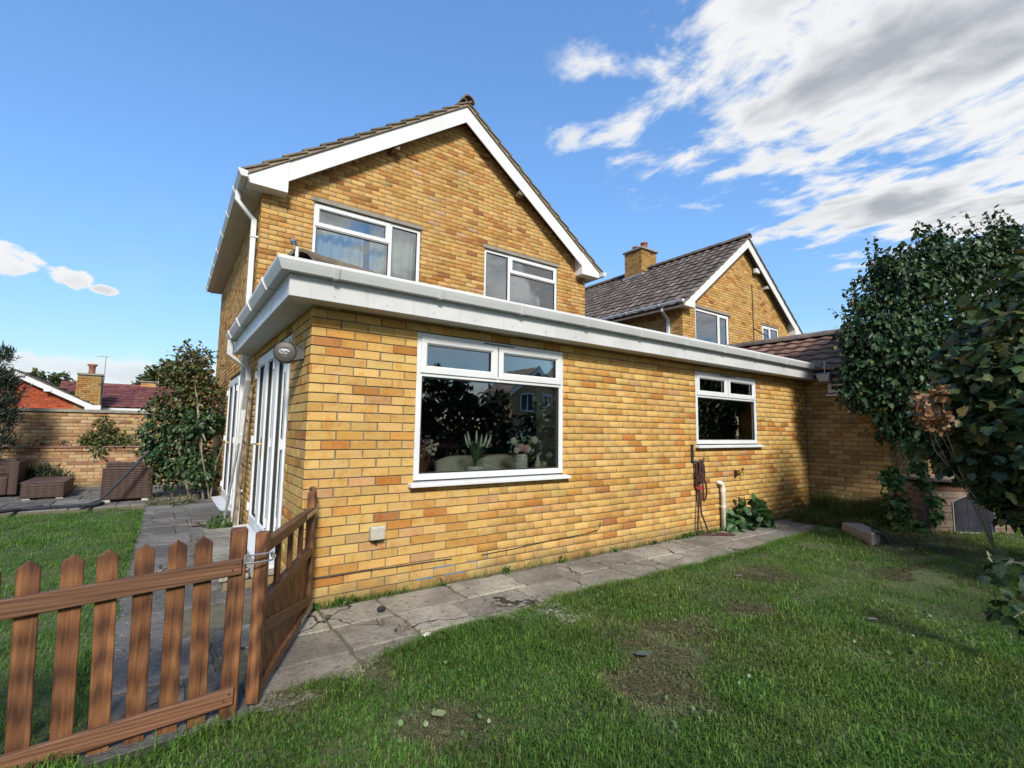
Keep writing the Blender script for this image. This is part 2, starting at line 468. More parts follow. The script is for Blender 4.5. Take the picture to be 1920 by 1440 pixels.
M = {}
M['brick1'] = brick_mat('brick_single', True)
M['brickn'] = brick_mat('brick_joined', False)
M['mortar'] = plain('mortar', (0.135, 0.117, 0.088), (0.19, 0.166, 0.128), 8, 0.95, 0.4, 120, c3=(0.12, 0.10, 0.07))
def upvc_mat(name, c1, c2, dirt):
    m, nt, b, _ = new_mat(name); p = geo_pos(nt)
    c = mixc(nt, sstep(nt, noise(nt, p, 2.0, 5, 0.6), 0.35, 0.68), c1, c2)
    st = nd(nt, 'ShaderNodeVectorMath', _operation='MULTIPLY', i0=p, i1=(26.0, 26.0, 1.4)).outputs[0]
    c = mixc(nt, mth(nt, 'MULTIPLY', sstep(nt, noise(nt, st, 1.0, 4, 0.6), 0.55, 0.78), sstep(nt, noise(nt, p, 1.2, 4, 0.6), 0.40, 0.62, 0, dirt)), c, (0.20, 0.20, 0.165))
    c = mixc(nt, sstep(nt, noise(nt, p, 24, 5, 0.7), 0.62, 0.78, 0, dirt), c, (0.26, 0.25, 0.21))
    lk(nt, c, b.inputs['Base Color']); b.inputs['Roughness'].default_value = 0.4; b.inputs['Specular IOR Level'].default_value = 0.4
    return m


M['upvc'] = upvc_mat('white_upvc', (0.60, 0.615, 0.63), (0.54, 0.555, 0.57), 0.12)
M['upvc_dirty'] = upvc_mat('white_upvc_weathered', (0.51, 0.52, 0.53), (0.44, 0.45, 0.455), 0.45)
M['soffit'] = plain('soffit_board', (0.55, 0.53, 0.49), (0.48, 0.46, 0.42), 5, 0.6)
M['gasket'] = plain('black_gasket', (0.012, 0.012, 0.012), rough=0.6)
M['glass'] = glass_mat('window_glass')
M['glass_up'] = glass_mat('upper_window_glass', 2.6, 0.08)
M['brass'] = plain('brass', (0.72, 0.50, 0.16), rough=0.3, metal=1.0)
M['tile_grey'] = tile_mat('concrete_tile_grey', (0.11, 0.09, 0.068), (0.17, 0.14, 0.10), (0.28, 0.24, 0.17))
M['tile_dark'] = tile_mat('concrete_tile_dark', (0.085, 0.068, 0.060), (0.165, 0.132, 0.114), (0.32, 0.28, 0.23))
M['tile_red'] = tile_mat('concrete_tile_red', (0.15, 0.085, 0.062), (0.235, 0.138, 0.10), (0.24, 0.19, 0.15))
M['tile_maroon'] = tile_mat('concrete_tile_maroon', (0.105, 0.038, 0.040), (0.165, 0.062, 0.060), (0.16, 0.10, 0.09))
M['bedding'] = plain('verge_mortar', (0.17, 0.135, 0.095), (0.25, 0.21, 0.15), 20, 0.95, 0.6, 60, c3=(0.33, 0.30, 0.24))
M['concrete'] = plain('concrete', (0.25, 0.23, 0.195), (0.18, 0.165, 0.14), 9, 0.9, 0.5, 50, c3=(0.10, 0.09, 0.075))
M['slab'] = slab_mat('paving_light', (0.17, 0.155, 0.13), (0.37, 0.34, 0.285), False)
M['slab_grey'] = slab_mat('paving_grey', (0.115, 0.110, 0.105), (0.185, 0.175, 0.165), True)
M['bedsand'] = plain('path_bed', (0.125, 0.11, 0.08), (0.075, 0.080, 0.04), 14, 1.0, 0.6, 80)
M['wood_z'] = wood_mat('stained_wood_upright', 2, (0.050, 0.020, 0.011), (0.132, 0.056, 0.024), (0.240, 0.110, 0.046))
M['wood_x'] = wood_mat('stained_wood_rail', 0, (0.080, 0.037, 0.021), (0.145, 0.070, 0.038), (0.210, 0.110, 0.062))
M['wood_y'] = wood_mat('stained_wood_gate', 1, (0.070, 0.032, 0.018), (0.125, 0.060, 0.031), (0.185, 0.096, 0.050))
M['wood_grey'] = wood_mat('weathered_grey_wood', 2, (0.10, 0.075, 0.05), (0.20, 0.155, 0.105), (0.30, 0.25, 0.19))
M['wood_kennel'] = wood_mat('kennel_boards', 0, (0.13, 0.09, 0.07), (0.19, 0.14, 0.11), (0.25, 0.195, 0.16), 0.7, 0.15)
M['metal'] = plain('galvanised', (0.45, 0.46, 0.46), (0.30, 0.30, 0.29), 40, 0.42, metal=0.8)
M['dark_metal'] = plain('dark_painted_tube', (0.022, 0.025, 0.032), (0.035, 0.038, 0.045), 10, 0.65, spec=0.2)
M['weave'] = weave_mat('rattan_weave')
M['rattan_top'] = plain('rattan_top', (0.06, 0.036, 0.030), (0.10, 0.062, 0.05), 20, 0.45)
M['plastic_grey'] = plain('grey_green_plastic', (0.040, 0.039, 0.030), (0.030, 0.030, 0.023), 20, 0.45)
M['plastic_pale'] = plain('pale_plastic', (0.42, 0.41, 0.35), (0.34, 0.33, 0.28), 30, 0.5)
M['pipe_white'] = plain('cream_waste_pipe', (0.68, 0.66, 0.58), (0.56, 0.54, 0.46), 14, 0.4)
M['black'] = plain('black_plastic', (0.016, 0.015, 0.015), rough=0.5)
M['rope'] = plain('dark_red_rope', (0.065, 0.018, 0.016), (0.035, 0.012, 0.012), 60, 0.7, 0.6, 150)
M['red'] = plain('red_tag', (0.45, 0.04, 0.04), rough=0.5)
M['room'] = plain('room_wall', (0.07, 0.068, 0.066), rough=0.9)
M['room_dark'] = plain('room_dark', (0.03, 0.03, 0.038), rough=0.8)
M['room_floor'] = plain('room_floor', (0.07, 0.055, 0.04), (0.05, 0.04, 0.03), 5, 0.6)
M['white_wall'] = plain('white_plaster', (0.75, 0.74, 0.71), rough=0.9)
M['curtain'] = plain('sheer_curtain', (0.70, 0.71, 0.70), (0.60, 0.62, 0.62), 3, 0.9)
M['cream'] = plain('cream_fabric', (0.56, 0.52, 0.43), (0.46, 0.43, 0.36), 60, 0.95, 0.6, 200)
M['darkwood'] = plain('mahogany', (0.055, 0.016, 0.012), (0.09, 0.028, 0.02), 12, 0.4)
M['tablewood'] = plain('oak_table', (0.30, 0.22, 0.14), (0.24, 0.17, 0.105), 12, 0.5)
M['ceramic'] = plain('white_ceramic', (0.68, 0.67, 0.63), rough=0.3)
M['candle'] = plain('candle_jar', (0.30, 0.29, 0.15), rough=0.25)
M['gnome'] = plain('beige_felt', (0.55, 0.47, 0.34), rough=0.9)
M['brick_red_far'] = plain('far_red_brick', (0.33, 0.075, 0.035), rough=0.9)
M['bark'] = plain('bark', (0.14, 0.115, 0.085), (0.22, 0.19, 0.145), 18, 0.95, 0.8, 50)
M['bark_pale'] = plain('pale_bark', (0.30, 0.26, 0.20), (0.20, 0.17, 0.13), 18, 0.95, 0.8, 50)
M['soil'] = plain('lawn_soil', (0.048, 0.075, 0.022), (0.085, 0.085, 0.042), 3.0, 1.0, 0.7, 50, c3=(0.045, 0.075, 0.020))
M['leaf'] = leaf_mat('leaf')
M['leaf_gloss'] = leaf_mat('leaf_glossy', False, 0.45, 0.16, 0.3)
M['leaf1'] = leaf_mat('leaf_single', True, 0.5, 0.25)
M['grass'] = leaf_mat('grass_blade', False, 0.55, 0.48, 0.25)
M['flap'] = plain('kennel_flap', (0.022, 0.023, 0.034), (0.034, 0.035, 0.046), 6, 0.55, spec=0.12)
M['flap_trim'] = plain('flap_trim', (0.28, 0.28, 0.28), rough=0.5)
M['roofing_felt'] = plain('roofing_felt', (0.15, 0.12, 0.10), (0.21, 0.18, 0.15), 12, 0.95, 0.6, 90)
M['lead'] = plain('lead_flashing', (0.28, 0.29, 0.30), (0.20, 0.205, 0.21), 9, 0.55)
M['terracotta'] = plain('chimney_pot', (0.27, 0.105, 0.065), (0.20, 0.08, 0.05), 12, 0.85)
M['flood'] = plain('grey_fitting', (0.17, 0.19, 0.23), (0.11, 0.12, 0.15), 14, 0.4)
M['logo'] = plain('printed_badge', (0.30, 0.30, 0.32), rough=0.4)
M['logo_dark'] = plain('printed_badge_dark', (0.075, 0.07, 0.09), rough=0.4)

# ------------------------------------------------------------------ brickwork
CAMP = np.array([-0.872, -3.961, 1.377])
BRICK_CACHE = {}
PAL_EXT = [(0.50, (0.52, 0.335, 0.112)), (0.25, (0.55, 0.37, 0.138)), (0.16, (0.47, 0.262, 0.072)), (0.06, (0.41, 0.185, 0.046)),
           (0.03, (0.46, 0.28, 0.135)), (0.012, (0.34, 0.155, 0.055))]
PAL_GABLE = [(0.44, (0.46, 0.29, 0.100)), (0.24, (0.49, 0.325, 0.125)), (0.20, (0.41, 0.22, 0.066)), (0.07, (0.34, 0.16, 0.048)), (0.03, (0.24, 0.10, 0.042)), (0.02, (0.45, 0.29, 0.18))]
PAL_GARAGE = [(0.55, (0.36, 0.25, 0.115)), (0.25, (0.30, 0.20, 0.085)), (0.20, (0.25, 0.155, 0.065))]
PAL_GARDEN = [(0.45, (0.46, 0.33, 0.19)), (0.25, (0.40, 0.265, 0.14)), (0.2, (0.34, 0.19, 0.105)), (0.1, (0.26, 0.145, 0.085))]
PAL_RED = [(0.6, (0.30, 0.065, 0.030)), (0.4, (0.36, 0.085, 0.040))]


def pick(pal):
    t = random.random() * sum(w for w, _ in pal)
    for w, c in pal:
        t -= w
        if t <= 0: break
    k = random.uniform(0.88, 1.10)
    return tuple(min(0.75, x * k * random.uniform(0.96, 1.04)) for x in c)


def brick_geo(L, H, depth=0.013, bev=0.003):
    l, h = L / 2, H / 2
    v = [(-l, depth, -h), (l, depth, -h), (l, depth, h), (-l, depth, h),
         (-l, bev * .7, -h), (l, bev * .7, -h), (l, bev * .7, h), (-l, bev * .7, h),
         (-l + bev, 0, -h + bev), (l - bev, 0, -h + bev), (l - bev, 0, h - bev), (-l + bev, 0, h - bev)]
    f = []
    for a in (0, 4):
        for i in range(4): f.append((a + i, a + (i + 1) % 4, a + 4 + (i + 1) % 4, a + 4 + i))
    f.append((8, 9, 10, 11))
    return v, f


def brick_mesh(L, H):
    k = (round(L, 2), round(H, 3), random.randrange(5))
    if k not in BRICK_CACHE:
        v, f = brick_geo(k[0], k[1])
        v = [(x + random.gauss(0, .0010), y + (random.uniform(0, .0018) if i > 7 else 0), z + random.gauss(0, .0010)) for i, (x, y, z) in enumerate(v)]
        me = bpy.data.meshes.new('brick'); me.from_pydata(v, [], f); me.materials.append(M['brick1'])
        BRICK_CACHE[k] = me
    return BRICK_CACHE[k]


def lay_bricks(O, ang, W, H, holes=(), span=None, pal=PAL_EXT, start=0):
    """stretcher bond; returns [(centre world, ang, L, Hb)] - wall faces -Y turned by ang about Z"""
    ca, sa = math.cos(ang), math.sin(ang); out = []
    rows = int(H / 0.075 + 1e-6)
    for r in range(rows):
        v0 = r * 0.075 + 0.005; v1 = v0 + 0.065; vm = (v0 + v1) / 2
        a, b = (0.0, W) if span is None else span(vm)
        if b - a < 0.08: continue
        cuts = [(a, b)]
        for (h0, h1, g0, g1) in holes:
            if g0 - 0.02 < vm < g1 + 0.02:
                nc = []
                for (p, q) in cuts:
                    if h1 <= p or h0 >= q: nc.append((p, q)); continue
                    if h0 > p: nc.append((p, h0))
                    if h1 < q: nc.append((h1, q))
                cuts = nc
        off = 0.1125 if (r + start) % 2 else 0.0
        u = off - 0.225
        while u < W:
            for (p, q) in cuts:
                s = p if u <= p + 0.012 else u + 0.005
                e = q if u + 0.225 >= q - 0.048 else u + 0.22
                if e - s > 0.035:
                    c = ((s + e) / 2, 0.0, vm)
                    out.append((Vector((O[0] + c[0] * ca, O[1] + c[0] * sa, O[2] + vm)), ang, e - s, 0.065, pick(pal)))
            u += 0.225
    return out


def place_bricks(bricks, parent, nsingle, facing=True):
    def key(b): return (b[0] - Vector(CAMP)).length
    bricks = sorted(bricks, key=key)
    for (c, ang, L, H, col) in bricks[:nsingle]:
        j = random.uniform(-0.0012, 0.0016)
        n = Vector((math.sin(ang), -math.cos(ang), 0)) * j
        inst(brick_mesh(L, H), 'brick', parent, c + n, (random.gauss(0, .004), random.gauss(0, .003), ang + random.gauss(0, .004)), color=col)
    rest = bricks[nsingle:]
    if not rest: return
    V = []; F = []; C = []
    for (c, ang, L, H, col) in rest:
        v, f = brick_geo(L, H); ca, sa = math.cos(ang), math.sin(ang); b = len(V); j = random.uniform(-0.0012, 0.0016)
        for (x, y, z) in v:
            y += j; x += random.gauss(0, .0011); z += random.gauss(0, .0010); V.append((c.x + x * ca - y * sa, c.y + x * sa + y * ca, c.z + z)); C.append(col)
        F += [[b + i for i in q] for q in f]
    o = np_mesh('bricks', V, F, M['brickn'], np.array(C), parent, wpos(parent)); o['kind'] = 'stuff'


def wall_slab(mb, O, ang, W, H, holes=(), y0=0.010, y1=0.12):
    """mortar backing with openings"""
    us = sorted({0.0, W, *[h[0] for h in holes], *[h[1] for h in holes]}); vs = sorted({0.0, H, *[h[2] for h in holes], *[h[3] for h in holes]})
    mb.M = Matrix.Translation(O) @ Matrix.Rotation(ang, 4, 'Z')
    for i in range(len(us) - 1):
        # merge vertical runs
        run = None
        for j in range(len(vs) - 1):
            um, vm = (us[i] + us[i + 1]) / 2, (vs[j] + vs[j + 1]) / 2
            solid = not any(h[0] < um < h[1] and h[2] < vm < h[3] for h in holes)
            if solid:
                if run is None: run = vs[j]
            if run is not None and (not solid or j == len(vs) - 2):
                mb.box(us[i], us[i + 1], y0, y1, run, vs[j + 1] if solid else vs[j]); run = None
    mb.M = None


# ------------------------------------------------------------------ roof tiles
def tile_geo(w=0.30, l=0.36, t=0.022, wave=0.022, n=6):
    """pantile: x across, y up the slope, z out of the slope; thick front edge"""
    top = []; bot = []
    for i in range(n + 1):
        s = i / n; z = wave * (0.5 - 0.5 * math.cos(2 * math.pi * s)) + 0.004
        top.append((-w / 2 + w * s, z))
    V = []
    for (x, z) in top: V.append((x, 0, z + t))
    for (x, z) in top: V.append((x, l, z - t * 0.55))
    for (x, z) in top: V.append((x, 0, z))
    F = []; m = n + 1
    for i in range(n):
        F.append((i, i + 1, m + i + 1, m + i)); F.append((2 * m + i, 2 * m + i + 1, i + 1, i))
    F.append((0, m, 2 * m, 2 * m)); 
    F = F[:-1] + [(2 * m, 0, m, m)][:0]
    # side closing faces
    V += [(top[0][0], l, top[0][1] - t * 1.6), (top[-1][0], l, top[-1][1] - t * 1.6)]
    F.append((2 * m, 0, m, 3 * m)); F.append((3 * m - 1, 3 * m + 1, 2 * m - 1, m - 1))
    return V, F


TILE_CACHE = {}


def roof_slope(parent, O, along, up, n_al, n_up, mat, nsingle, w=0.30, gauge=0.30, flat=False, keep=None, label=None, first_verge=False):
    O = Vector(O); ax = Vector(along).normalized(); uy = Vector(up).normalized(); nz = ax.cross(uy)
    if nz.z < 0: nz = -nz; flip = True
    else: flip = False
    rot = Matrix((ax, uy, nz)).transposed()
    v, f = tile_geo(w, gauge + 0.06, 0.024, 0.008 if flat else 0.026)
    lst = []
    for r in range(n_up):
        for k in range(n_al):
            c = O + ax * (w * (k + 0.5)) + uy * (gauge * r) + nz * 0.012
            if keep and not keep(c): continue
            lst.append(c)
    if first_verge: lst.sort(key=lambda c: (round((c - O).dot(ax) / w) > 0, (c - Vector(CAMP)).length))
    else: lst.sort(key=lambda c: (c - Vector(CAMP)).length)
    key = (mat.name, w, gauge, flat, flip)
    if key not in TILE_CACHE:
        me = bpy.data.meshes.new('roof_tile'); me.from_pydata(v, [], [list(q)[::-1] if flip else q for q in f]); me.materials.append(mat)
        TILE_CACHE[key] = me
    e = rot.to_euler() if not flip else Matrix((ax, uy, nz)).transposed().to_euler()
    det = rot.determinant()
    if det < 0:      # mirrored frame: turn the tile round its slope axis instead
        e = Matrix((-ax, uy, nz)).transposed().to_euler()
    for c in lst[:nsingle]:
        o = inst(TILE_CACHE[key], 'roof_tile', parent, c + nz * random.uniform(-.003, .003), (e.x, e.y, e.z))
    rest = lst[nsingle:]
    if rest:
        va = np.array(v); fa = f
        fr = np.array((tuple(-ax), tuple(uy), tuple(nz))) if det < 0 else np.array((tuple(ax), tuple(uy), tuple(nz)))
        V = np.concatenate([va @ fr + np.array(c)[None] + np.array(nz) * random.uniform(-.004, .004) for c in rest])
        F = np.concatenate([np.array(fa) + i * len(v) for i in range(len(rest))])
        o = np_mesh('roof_tiles', V, F, mat, None, parent, wpos(parent)); o['kind'] = 'stuff'


def ridge_tiles(parent, P0, P1, mat, r=0.12, L=0.40, name='ridge_tile', nside=7):
    P0, P1 = Vector(P0), Vector(P1); d = (P1 - P0); n = max(1, round(d.length / L)); d /= n
    t = d.normalized(); side = t.cross(Vector((0, 0, 1))).normalized(); up = side.cross(t)
    for i in range(n):
        mb = MB(); a = P0 + d * i - t * 0.02; b = P0 + d * (i + 1) - t * 0.004
        ro, ri = r, r - 0.025
        prof = [(math.cos(math.pi * k / nside) , math.sin(math.pi * k / nside)) for k in range(nside + 1)]
        vs = []
        for p in (a, b):
            for rr in (ro, ri):
                s2 = 1.0 if p is a else 0.95
                vs += [p + (side * c * rr + up * (s * rr * 0.95)) * s2 for c, s in prof]
        m = nside + 1; fs = []
        for k in range(nside):
            fs += [(k, k + 1, 2 * m + k + 1, 2 * m + k), (m + k, 3 * m + k, 3 * m + k + 1, m + k + 1), (k, m + k, m + k + 1, k + 1), (2 * m + k, 2 * m + k + 1, 3 * m + k + 1, 3 * m + k)]
        fs += [(0, 2 * m, 3 * m, m), (m - 1, 2 * m - 1, 4 * m - 1, 3 * m - 1)]
        mb.add(vs, fs); mb.build(name, mat, parent, at=a)


GUTTER = [(0.0, 0.085), (0.0, 0.0), (0.075, 0.0), (0.098, 0.045), (0.112, 0.075), (0.112, 0.10), (0.100, 0.10), (0.100, 0.078), (0.086, 0.05), (0.068, 0.012), (0.012, 0.012), (0.012, 0.085)]


def gutter(parent, path, mat, spacing=0.85, scale=1.0, bracket=True):
    mb = MB(); mb.sweep([(a * scale, b * scale) for a, b in GUTTER], path)
    for e, q in ((path[0], path[1]), (path[-1], path[-2])):
        e = Vector(e); t = (e - Vector(q)).normalized(); pr = [(a * scale * 1.02, b * scale) for a, b in GUTTER[:6]]
        mb.sweep(pr, [e, e + t * .006] if e == Vector(path[-1]) else [e + t * .006, e])
    g = mb.build('gutter', mat, parent, at=path[0])
    if bracket:
        prof = [(a * scale * 1.12 + 0.001, b * scale * 1.05 - 0.008) for a, b in GUTTER[:6]] + [(0.098 * scale, 0.102 * scale), (0.06 * scale, 0.004), (0.012, 0.004), (0.012, 0.09 * scale)]
        for i in range(len(path) - 1):
            a, b = Vector(path[i]), Vector(path[i + 1]); d = b - a; n = max(1, int(d.length / spacing)); t = d.normalized()
            for k in range(n):
                c = a + d * ((k + 0.35) / n)
                mb = MB(); mb.sweep(prof, [c - t * 0.018, c + t * 0.018]); mb.build('gutter_bracket', mat, parent, at=c)
    return g


# ------------------------------------------------------------------ windows
def frame_bars(mb, x0, x1, z0, z1, w, y0, y1, bead=True):
    mb.box(x0, x0 + w, y0, y1, z0, z1); mb.box(x1 - w, x1, y0, y1, z0, z1)
    mb.box(x0 + w, x1 - w, y0, y1, z0, z0 + w); mb.box(x0 + w, x1 - w, y0, y1, z1 - w, z1)
    if bead:     # sloping glazing bead round the opening
        a, b, c, d, k = x0 + w, x1 - w, z0 + w, z1 - w, 0.014
        o = [(a, y0 + .002, c), (b, y0 + .002, c), (b, y0 + .002, d), (a, y0 + .002, d)]; i = [(a + k, y0 + .018, c + k), (b - k, y0 + .018, c + k), (b - k, y0 + .018, d - k), (a + k, y0 + .018, d - k)]
        mb.add(o + i, [(q, (q + 1) % 4, 4 + (q + 1) % 4, 4 + q) for q in range(4)])


def window(parent, T, W, H, bars, sashes, panes, sill=None, glass=None, extra=None, label=None):
    """T maps local (x right, y into the wall, z up) to world. bars/sashes/panes in local metres"""
    at = T @ Vector((0, 0, 0))
    mb = MB(); mb.M = T
    frame_bars(mb, 0, W, 0, H, 0.055, 0, 0.065, False)
    for (x0, x1, z0, z1) in bars: mb.box(x0, x1, 0.0, 0.065, z0, z1)
    win = mb.build('window', M['upvc'], parent, at=at, bevel=0.004, seg=2)
    if label: win['label'] = label
    for (x0, x1, z0, z1) in sashes:
        mb = MB(); mb.M = T; frame_bars(mb, x0, x1, z0, z1, 0.055, -0.014, 0.05)
        mb.build('sash', M['upvc'], win, at=T @ Vector((x0, 0, z0)), bevel=0.004, seg=2)
    for (x0, x1, z0, z1) in panes:
        mb = MB(); mb.M = T; k = 0.012
        for q in ((x0, x1, z0, z0 + k), (x0, x1, z1 - k, z1), (x0, x0 + k, z0 + k, z1 - k), (x1 - k, x1, z0 + k, z1 - k)):
            mb.box(q[0], q[1], 0.012, 0.022, q[2], q[3])
        mb.build('gasket', M['gasket'], win, at=T @ Vector((x0, 0, z0)))
        mb = MB(); mb.M = T; mb.box(x0, x1, 0.024, 0.030, z0, z1)
        mb.build('pane', glass or M['glass'], win, at=T @ Vector((x0, 0, z0)))
    if sill:
        mb = MB(); mb.M = T; s0, s1, out = sill
        mb.add([(s0, 0.06, -0.012), (s1, 0.06, -0.012), (s1, -out, -0.026), (s0, -out, -0.026), (s0, 0.06, -0.055), (s1, 0.06, -0.055), (s1, -out, -0.055), (s0, -out, -0.055)],
               [(0, 1, 2, 3), (4, 5, 6, 7), (0, 1, 5, 4), (1, 2, 6, 5), (2, 3, 7, 6), (3, 0, 4, 7)])
        mb.build('sill', M['upvc'], win, at=T @ Vector((s0, 0, 0)), bevel=0.004, seg=2)
    return win


TR = Matrix.Translation


def face_negx(x, y, z): return TR((x, y, z)) @ Matrix.Rotation(R(-90), 4, 'Z')      # local x runs toward -Y, local y into +X
# ================================================================== ground
def vnoise(x, y, s, seed=0):
    """smooth 2-D value noise 0..1"""
    r = np.random.default_rng(seed).random((64, 64))
    u = x * s + 11.3; v = y * s + 5.7
    i = np.floor(u).astype(int); j = np.floor(v).astype(int); fu = u - i; fv = v - j
    fu = fu * fu * (3 - 2 * fu); fv = fv * fv * (3 - 2 * fv)
    g = lambda a, b: r[a % 64, b % 64]
    return (g(i, j) * (1 - fu) + g(i + 1, j) * fu) * (1 - fv) + (g(i, j + 1) * (1 - fu) + g(i + 1, j + 1) * fu) * fv


def ss(x, a, b):
    t = np.clip((x - a) / (b - a), 0, 1); return t * t * (3 - 2 * t)


def path_edge(x):
    x = np.asarray(x, float)
    return np.interp(x, [-2, -.6, -.37, .57, 2.16, 4.39, 6.0, 6.83, 7.5, 9], [-1.28, -1.22, -1.14, -1.03, -.87, -.92, -.84, -.76, -.55, -.45]) + 0.05 * (vnoise(x, x * 0, 3.1, 5) - .5)


def gh(x, y):
    x = np.asarray(x, float); y = np.asarray(y, float)
    bank = 0.11 * ss(x, 5.2, 7.2) * ss(-y, 0.9, 1.9)
    return 0.012 + bank + 0.022 * (vnoise(x, y, 1.3, 1) - .5) + 0.01 * (vnoise(x, y, 4.1, 2) - .5)


# far sheet of ground to the horizon
mb = MB(); n = 24
vs = [(0, 0, -0.10)] + [(420 * math.cos(k * 2 * math.pi / n), 420 * math.sin(k * 2 * math.pi / n), -0.10) for k in range(n)]
mb.add(vs, [(0, 1 + k, 1 + (k + 1) % n) for k in range(n)])
g = mb.build('ground', plain('distant_ground', (0.05, 0.065, 0.025), (0.08, 0.075, 0.04), 0.3, 1.0)); tag(g, kind='structure')


def sheet(name, x0, x1, y0, y1, st, mat, hf):
    nx = int((x1 - x0) / st) + 1; ny = int((y1 - y0) / st) + 1
    X, Y = np.meshgrid(np.linspace(x0, x1, nx), np.linspace(y0, y1, ny)); Z = hf(X, Y)
    V = np.stack([X.ravel(), Y.ravel(), Z.ravel()], 1)
    i = np.arange(nx - 1)[None, :] + nx * np.arange(ny - 1)[:, None]; i = i.ravel()
    o = np_mesh(name, V, np.stack([i, i + 1, i + nx + 1, i + nx], 1), mat, smooth=True); tag(o, kind='structure'); return o


sheet('lawn', -7.0, 10.5, -9.0, 0.0, 0.10, M['soil'], lambda x, y: gh(x, y) - 0.2 * ss(y, path_edge(x) - .02, path_edge(x) + .05) * ss(x, -1.16, -1.06))
sheet('lawn', -7.0, -1.02, 0.0, 6.25, 0.12, M['soil'], lambda x, y: gh(x, y) - 0.15 * ss(x, -1.14, -1.05) - .15 * ss(y, 6.05, 6.2))

# ------------------------------------------------------------------ paving
path = MB(); path.box(-1.12, 8.6, -1.35, 0.0, -0.09, -0.004); path.box(-1.12, 0.0, 0.0, 6.6, -0.09, -0.008); path.box(-7, 0, 6.6, 10.1, -0.09, -0.008)
path = path.build('path', M['bedsand']); tag(path, kind='structure')


def slab(x0, x1, y0, y1, mat, zt=0.008, clip=None):
    g = 0.003 + random.uniform(0, .004); z = zt + random.uniform(-.005, .005)
    tx, ty = random.gauss(0, .006), random.gauss(0, .006)
    x0 += g; x1 -= g; y0 += g; y1 -= g; k = 0.008
    cx, cy = (x0 + x1) / 2, (y0 + y1) / 2
    pts = [(x0, y0), (x1, y0), (x1, y1), (x0, y1)]
    # slightly irregular outline with chipped corners
    ring = []
    for i in range(4):
        a = Vector(pts[i]); b = Vector(pts[(i + 1) % 4]); d = (b - a); nrm = Vector((-d.y, d.x)).normalized()
        for t in (0.02, 0.14, 0.30, 0.5, 0.66, 0.84, 0.98):
            ring.append(a + d * t + nrm * (random.uniform(0, 0.006) + (random.uniform(0, .022) if random.random() < .18 else 0)))
    zz = lambda q: z + (q[0] - cx) * tx + (q[1] - cy) * ty
    n = len(ring); c = Vector((cx, cy))
    vs = [(p.x, p.y, zz(p) - k) for p in ring] + [(*(p + (c - p).normalized() * k), zz(p)) for p in ring] + [(p.x, p.y, -0.05) for p in ring]
    fs = [(i, (i + 1) % n, n + (i + 1) % n, n + i) for i in range(n)] + [(2 * n + i, 2 * n + (i + 1) % n, (i + 1) % n, i) for i in range(n)] + [list(range(n, 2 * n))]
    mb = MB(); mb.add(vs, fs); return mb.build('paving_slab', mat, path, at=(cx, cy, 0))


y_rows = [(-0.46, -0.05), (-0.87, -0.46), (-1.30, -0.87)]
for ri, (a, b) in enumerate(y_rows):
    x = [-0.44, -0.40, -0.46][ri]
    first = True
    while x < 8.4:
        L = random.choice([0.45, 0.6, 0.6, 0.62]) if not first else [0.58, 0.55, 0.6][ri]
        first = False
        if ri == 2 and x > 1.2: break
        slab(x, min(x + L, 8.43), a, b, M['slab']); x += L
for yy in np.arange(-1.30, 6.5, 0.61):
    x = -1.10
    for L in ((0.55, 0.55) if int(round(yy / .61)) % 2 else (0.40, 0.70)):
        if not (yy < -0.03 and x + L > -0.42): slab(x, x + L, yy, yy + .61, M['slab_grey'])
        elif yy < -0.03 and x < -0.47: slab(x, -0.45, yy, min(yy + .61, -.03), M['slab_grey'])
        x += L
for yy in np.arange(6.6, 10.0, 0.60):
    o = 0.3 if int(round(yy / .6)) % 2 else 0.0
    for xx in np.arange(-5.4 + o, -0.05, 0.60):
        slab(xx, min(xx + .60, -0.02), yy, min(yy + .60, 10.05), M['slab_grey'])
# raised slabs by the doors
st = thing('door_step', (-0.25, 1.6, 0), 'low paved step in front of the near patio doors', 'step')
mb = MB(); mb.box(-0.42, -0.02, 0.74, 2.9, -0.02, 0.10); mb.build('step_base', M['mortar'], st)
for k in range(9): inst(brick_mesh(0.215, 0.065), 'brick', st, (-0.43, 2.75 - k * 0.225, 0.055), (0, 0, R(-90)), color=(0.24, 0.19, 0.12))
inst(brick_mesh(0.215, 0.065), 'brick', st, (-0.31, 0.728, 0.055), (0, 0, 0), color=(0.24, 0.19, 0.12)); inst(brick_mesh(0.17, 0.065), 'brick', st, (-0.11, 0.728, 0.055), (0, 0, 0), color=(0.27, 0.2, 0.12))
for a, b in ((0.72, 1.27), (1.28, 1.83), (1.84, 2.39), (2.40, 2.92)):
    mb = MB(); mb.box(-0.45, -0.012, a, b, 0.102, 0.145, 0.003); mb.build('paving_slab', M['slab'], st, at=(-0.23, (a + b) / 2, 0.1), bevel=0.006)
pf = thing('raised_slab', (-0.27, 4.8, 0), 'grey stone platform below the far patio doors', 'step')
for a, b in ((3.95, 4.5), (4.51, 5.05), (5.06, 5.62)):
    mb = MB(); mb.box(-0.52, -0.012, a, b, 0.012, 0.095, 0.006); mb.build('paving_slab', M['slab_grey'], pf, at=(-0.27, (a + b) / 2, 0.05), bevel=0.01)

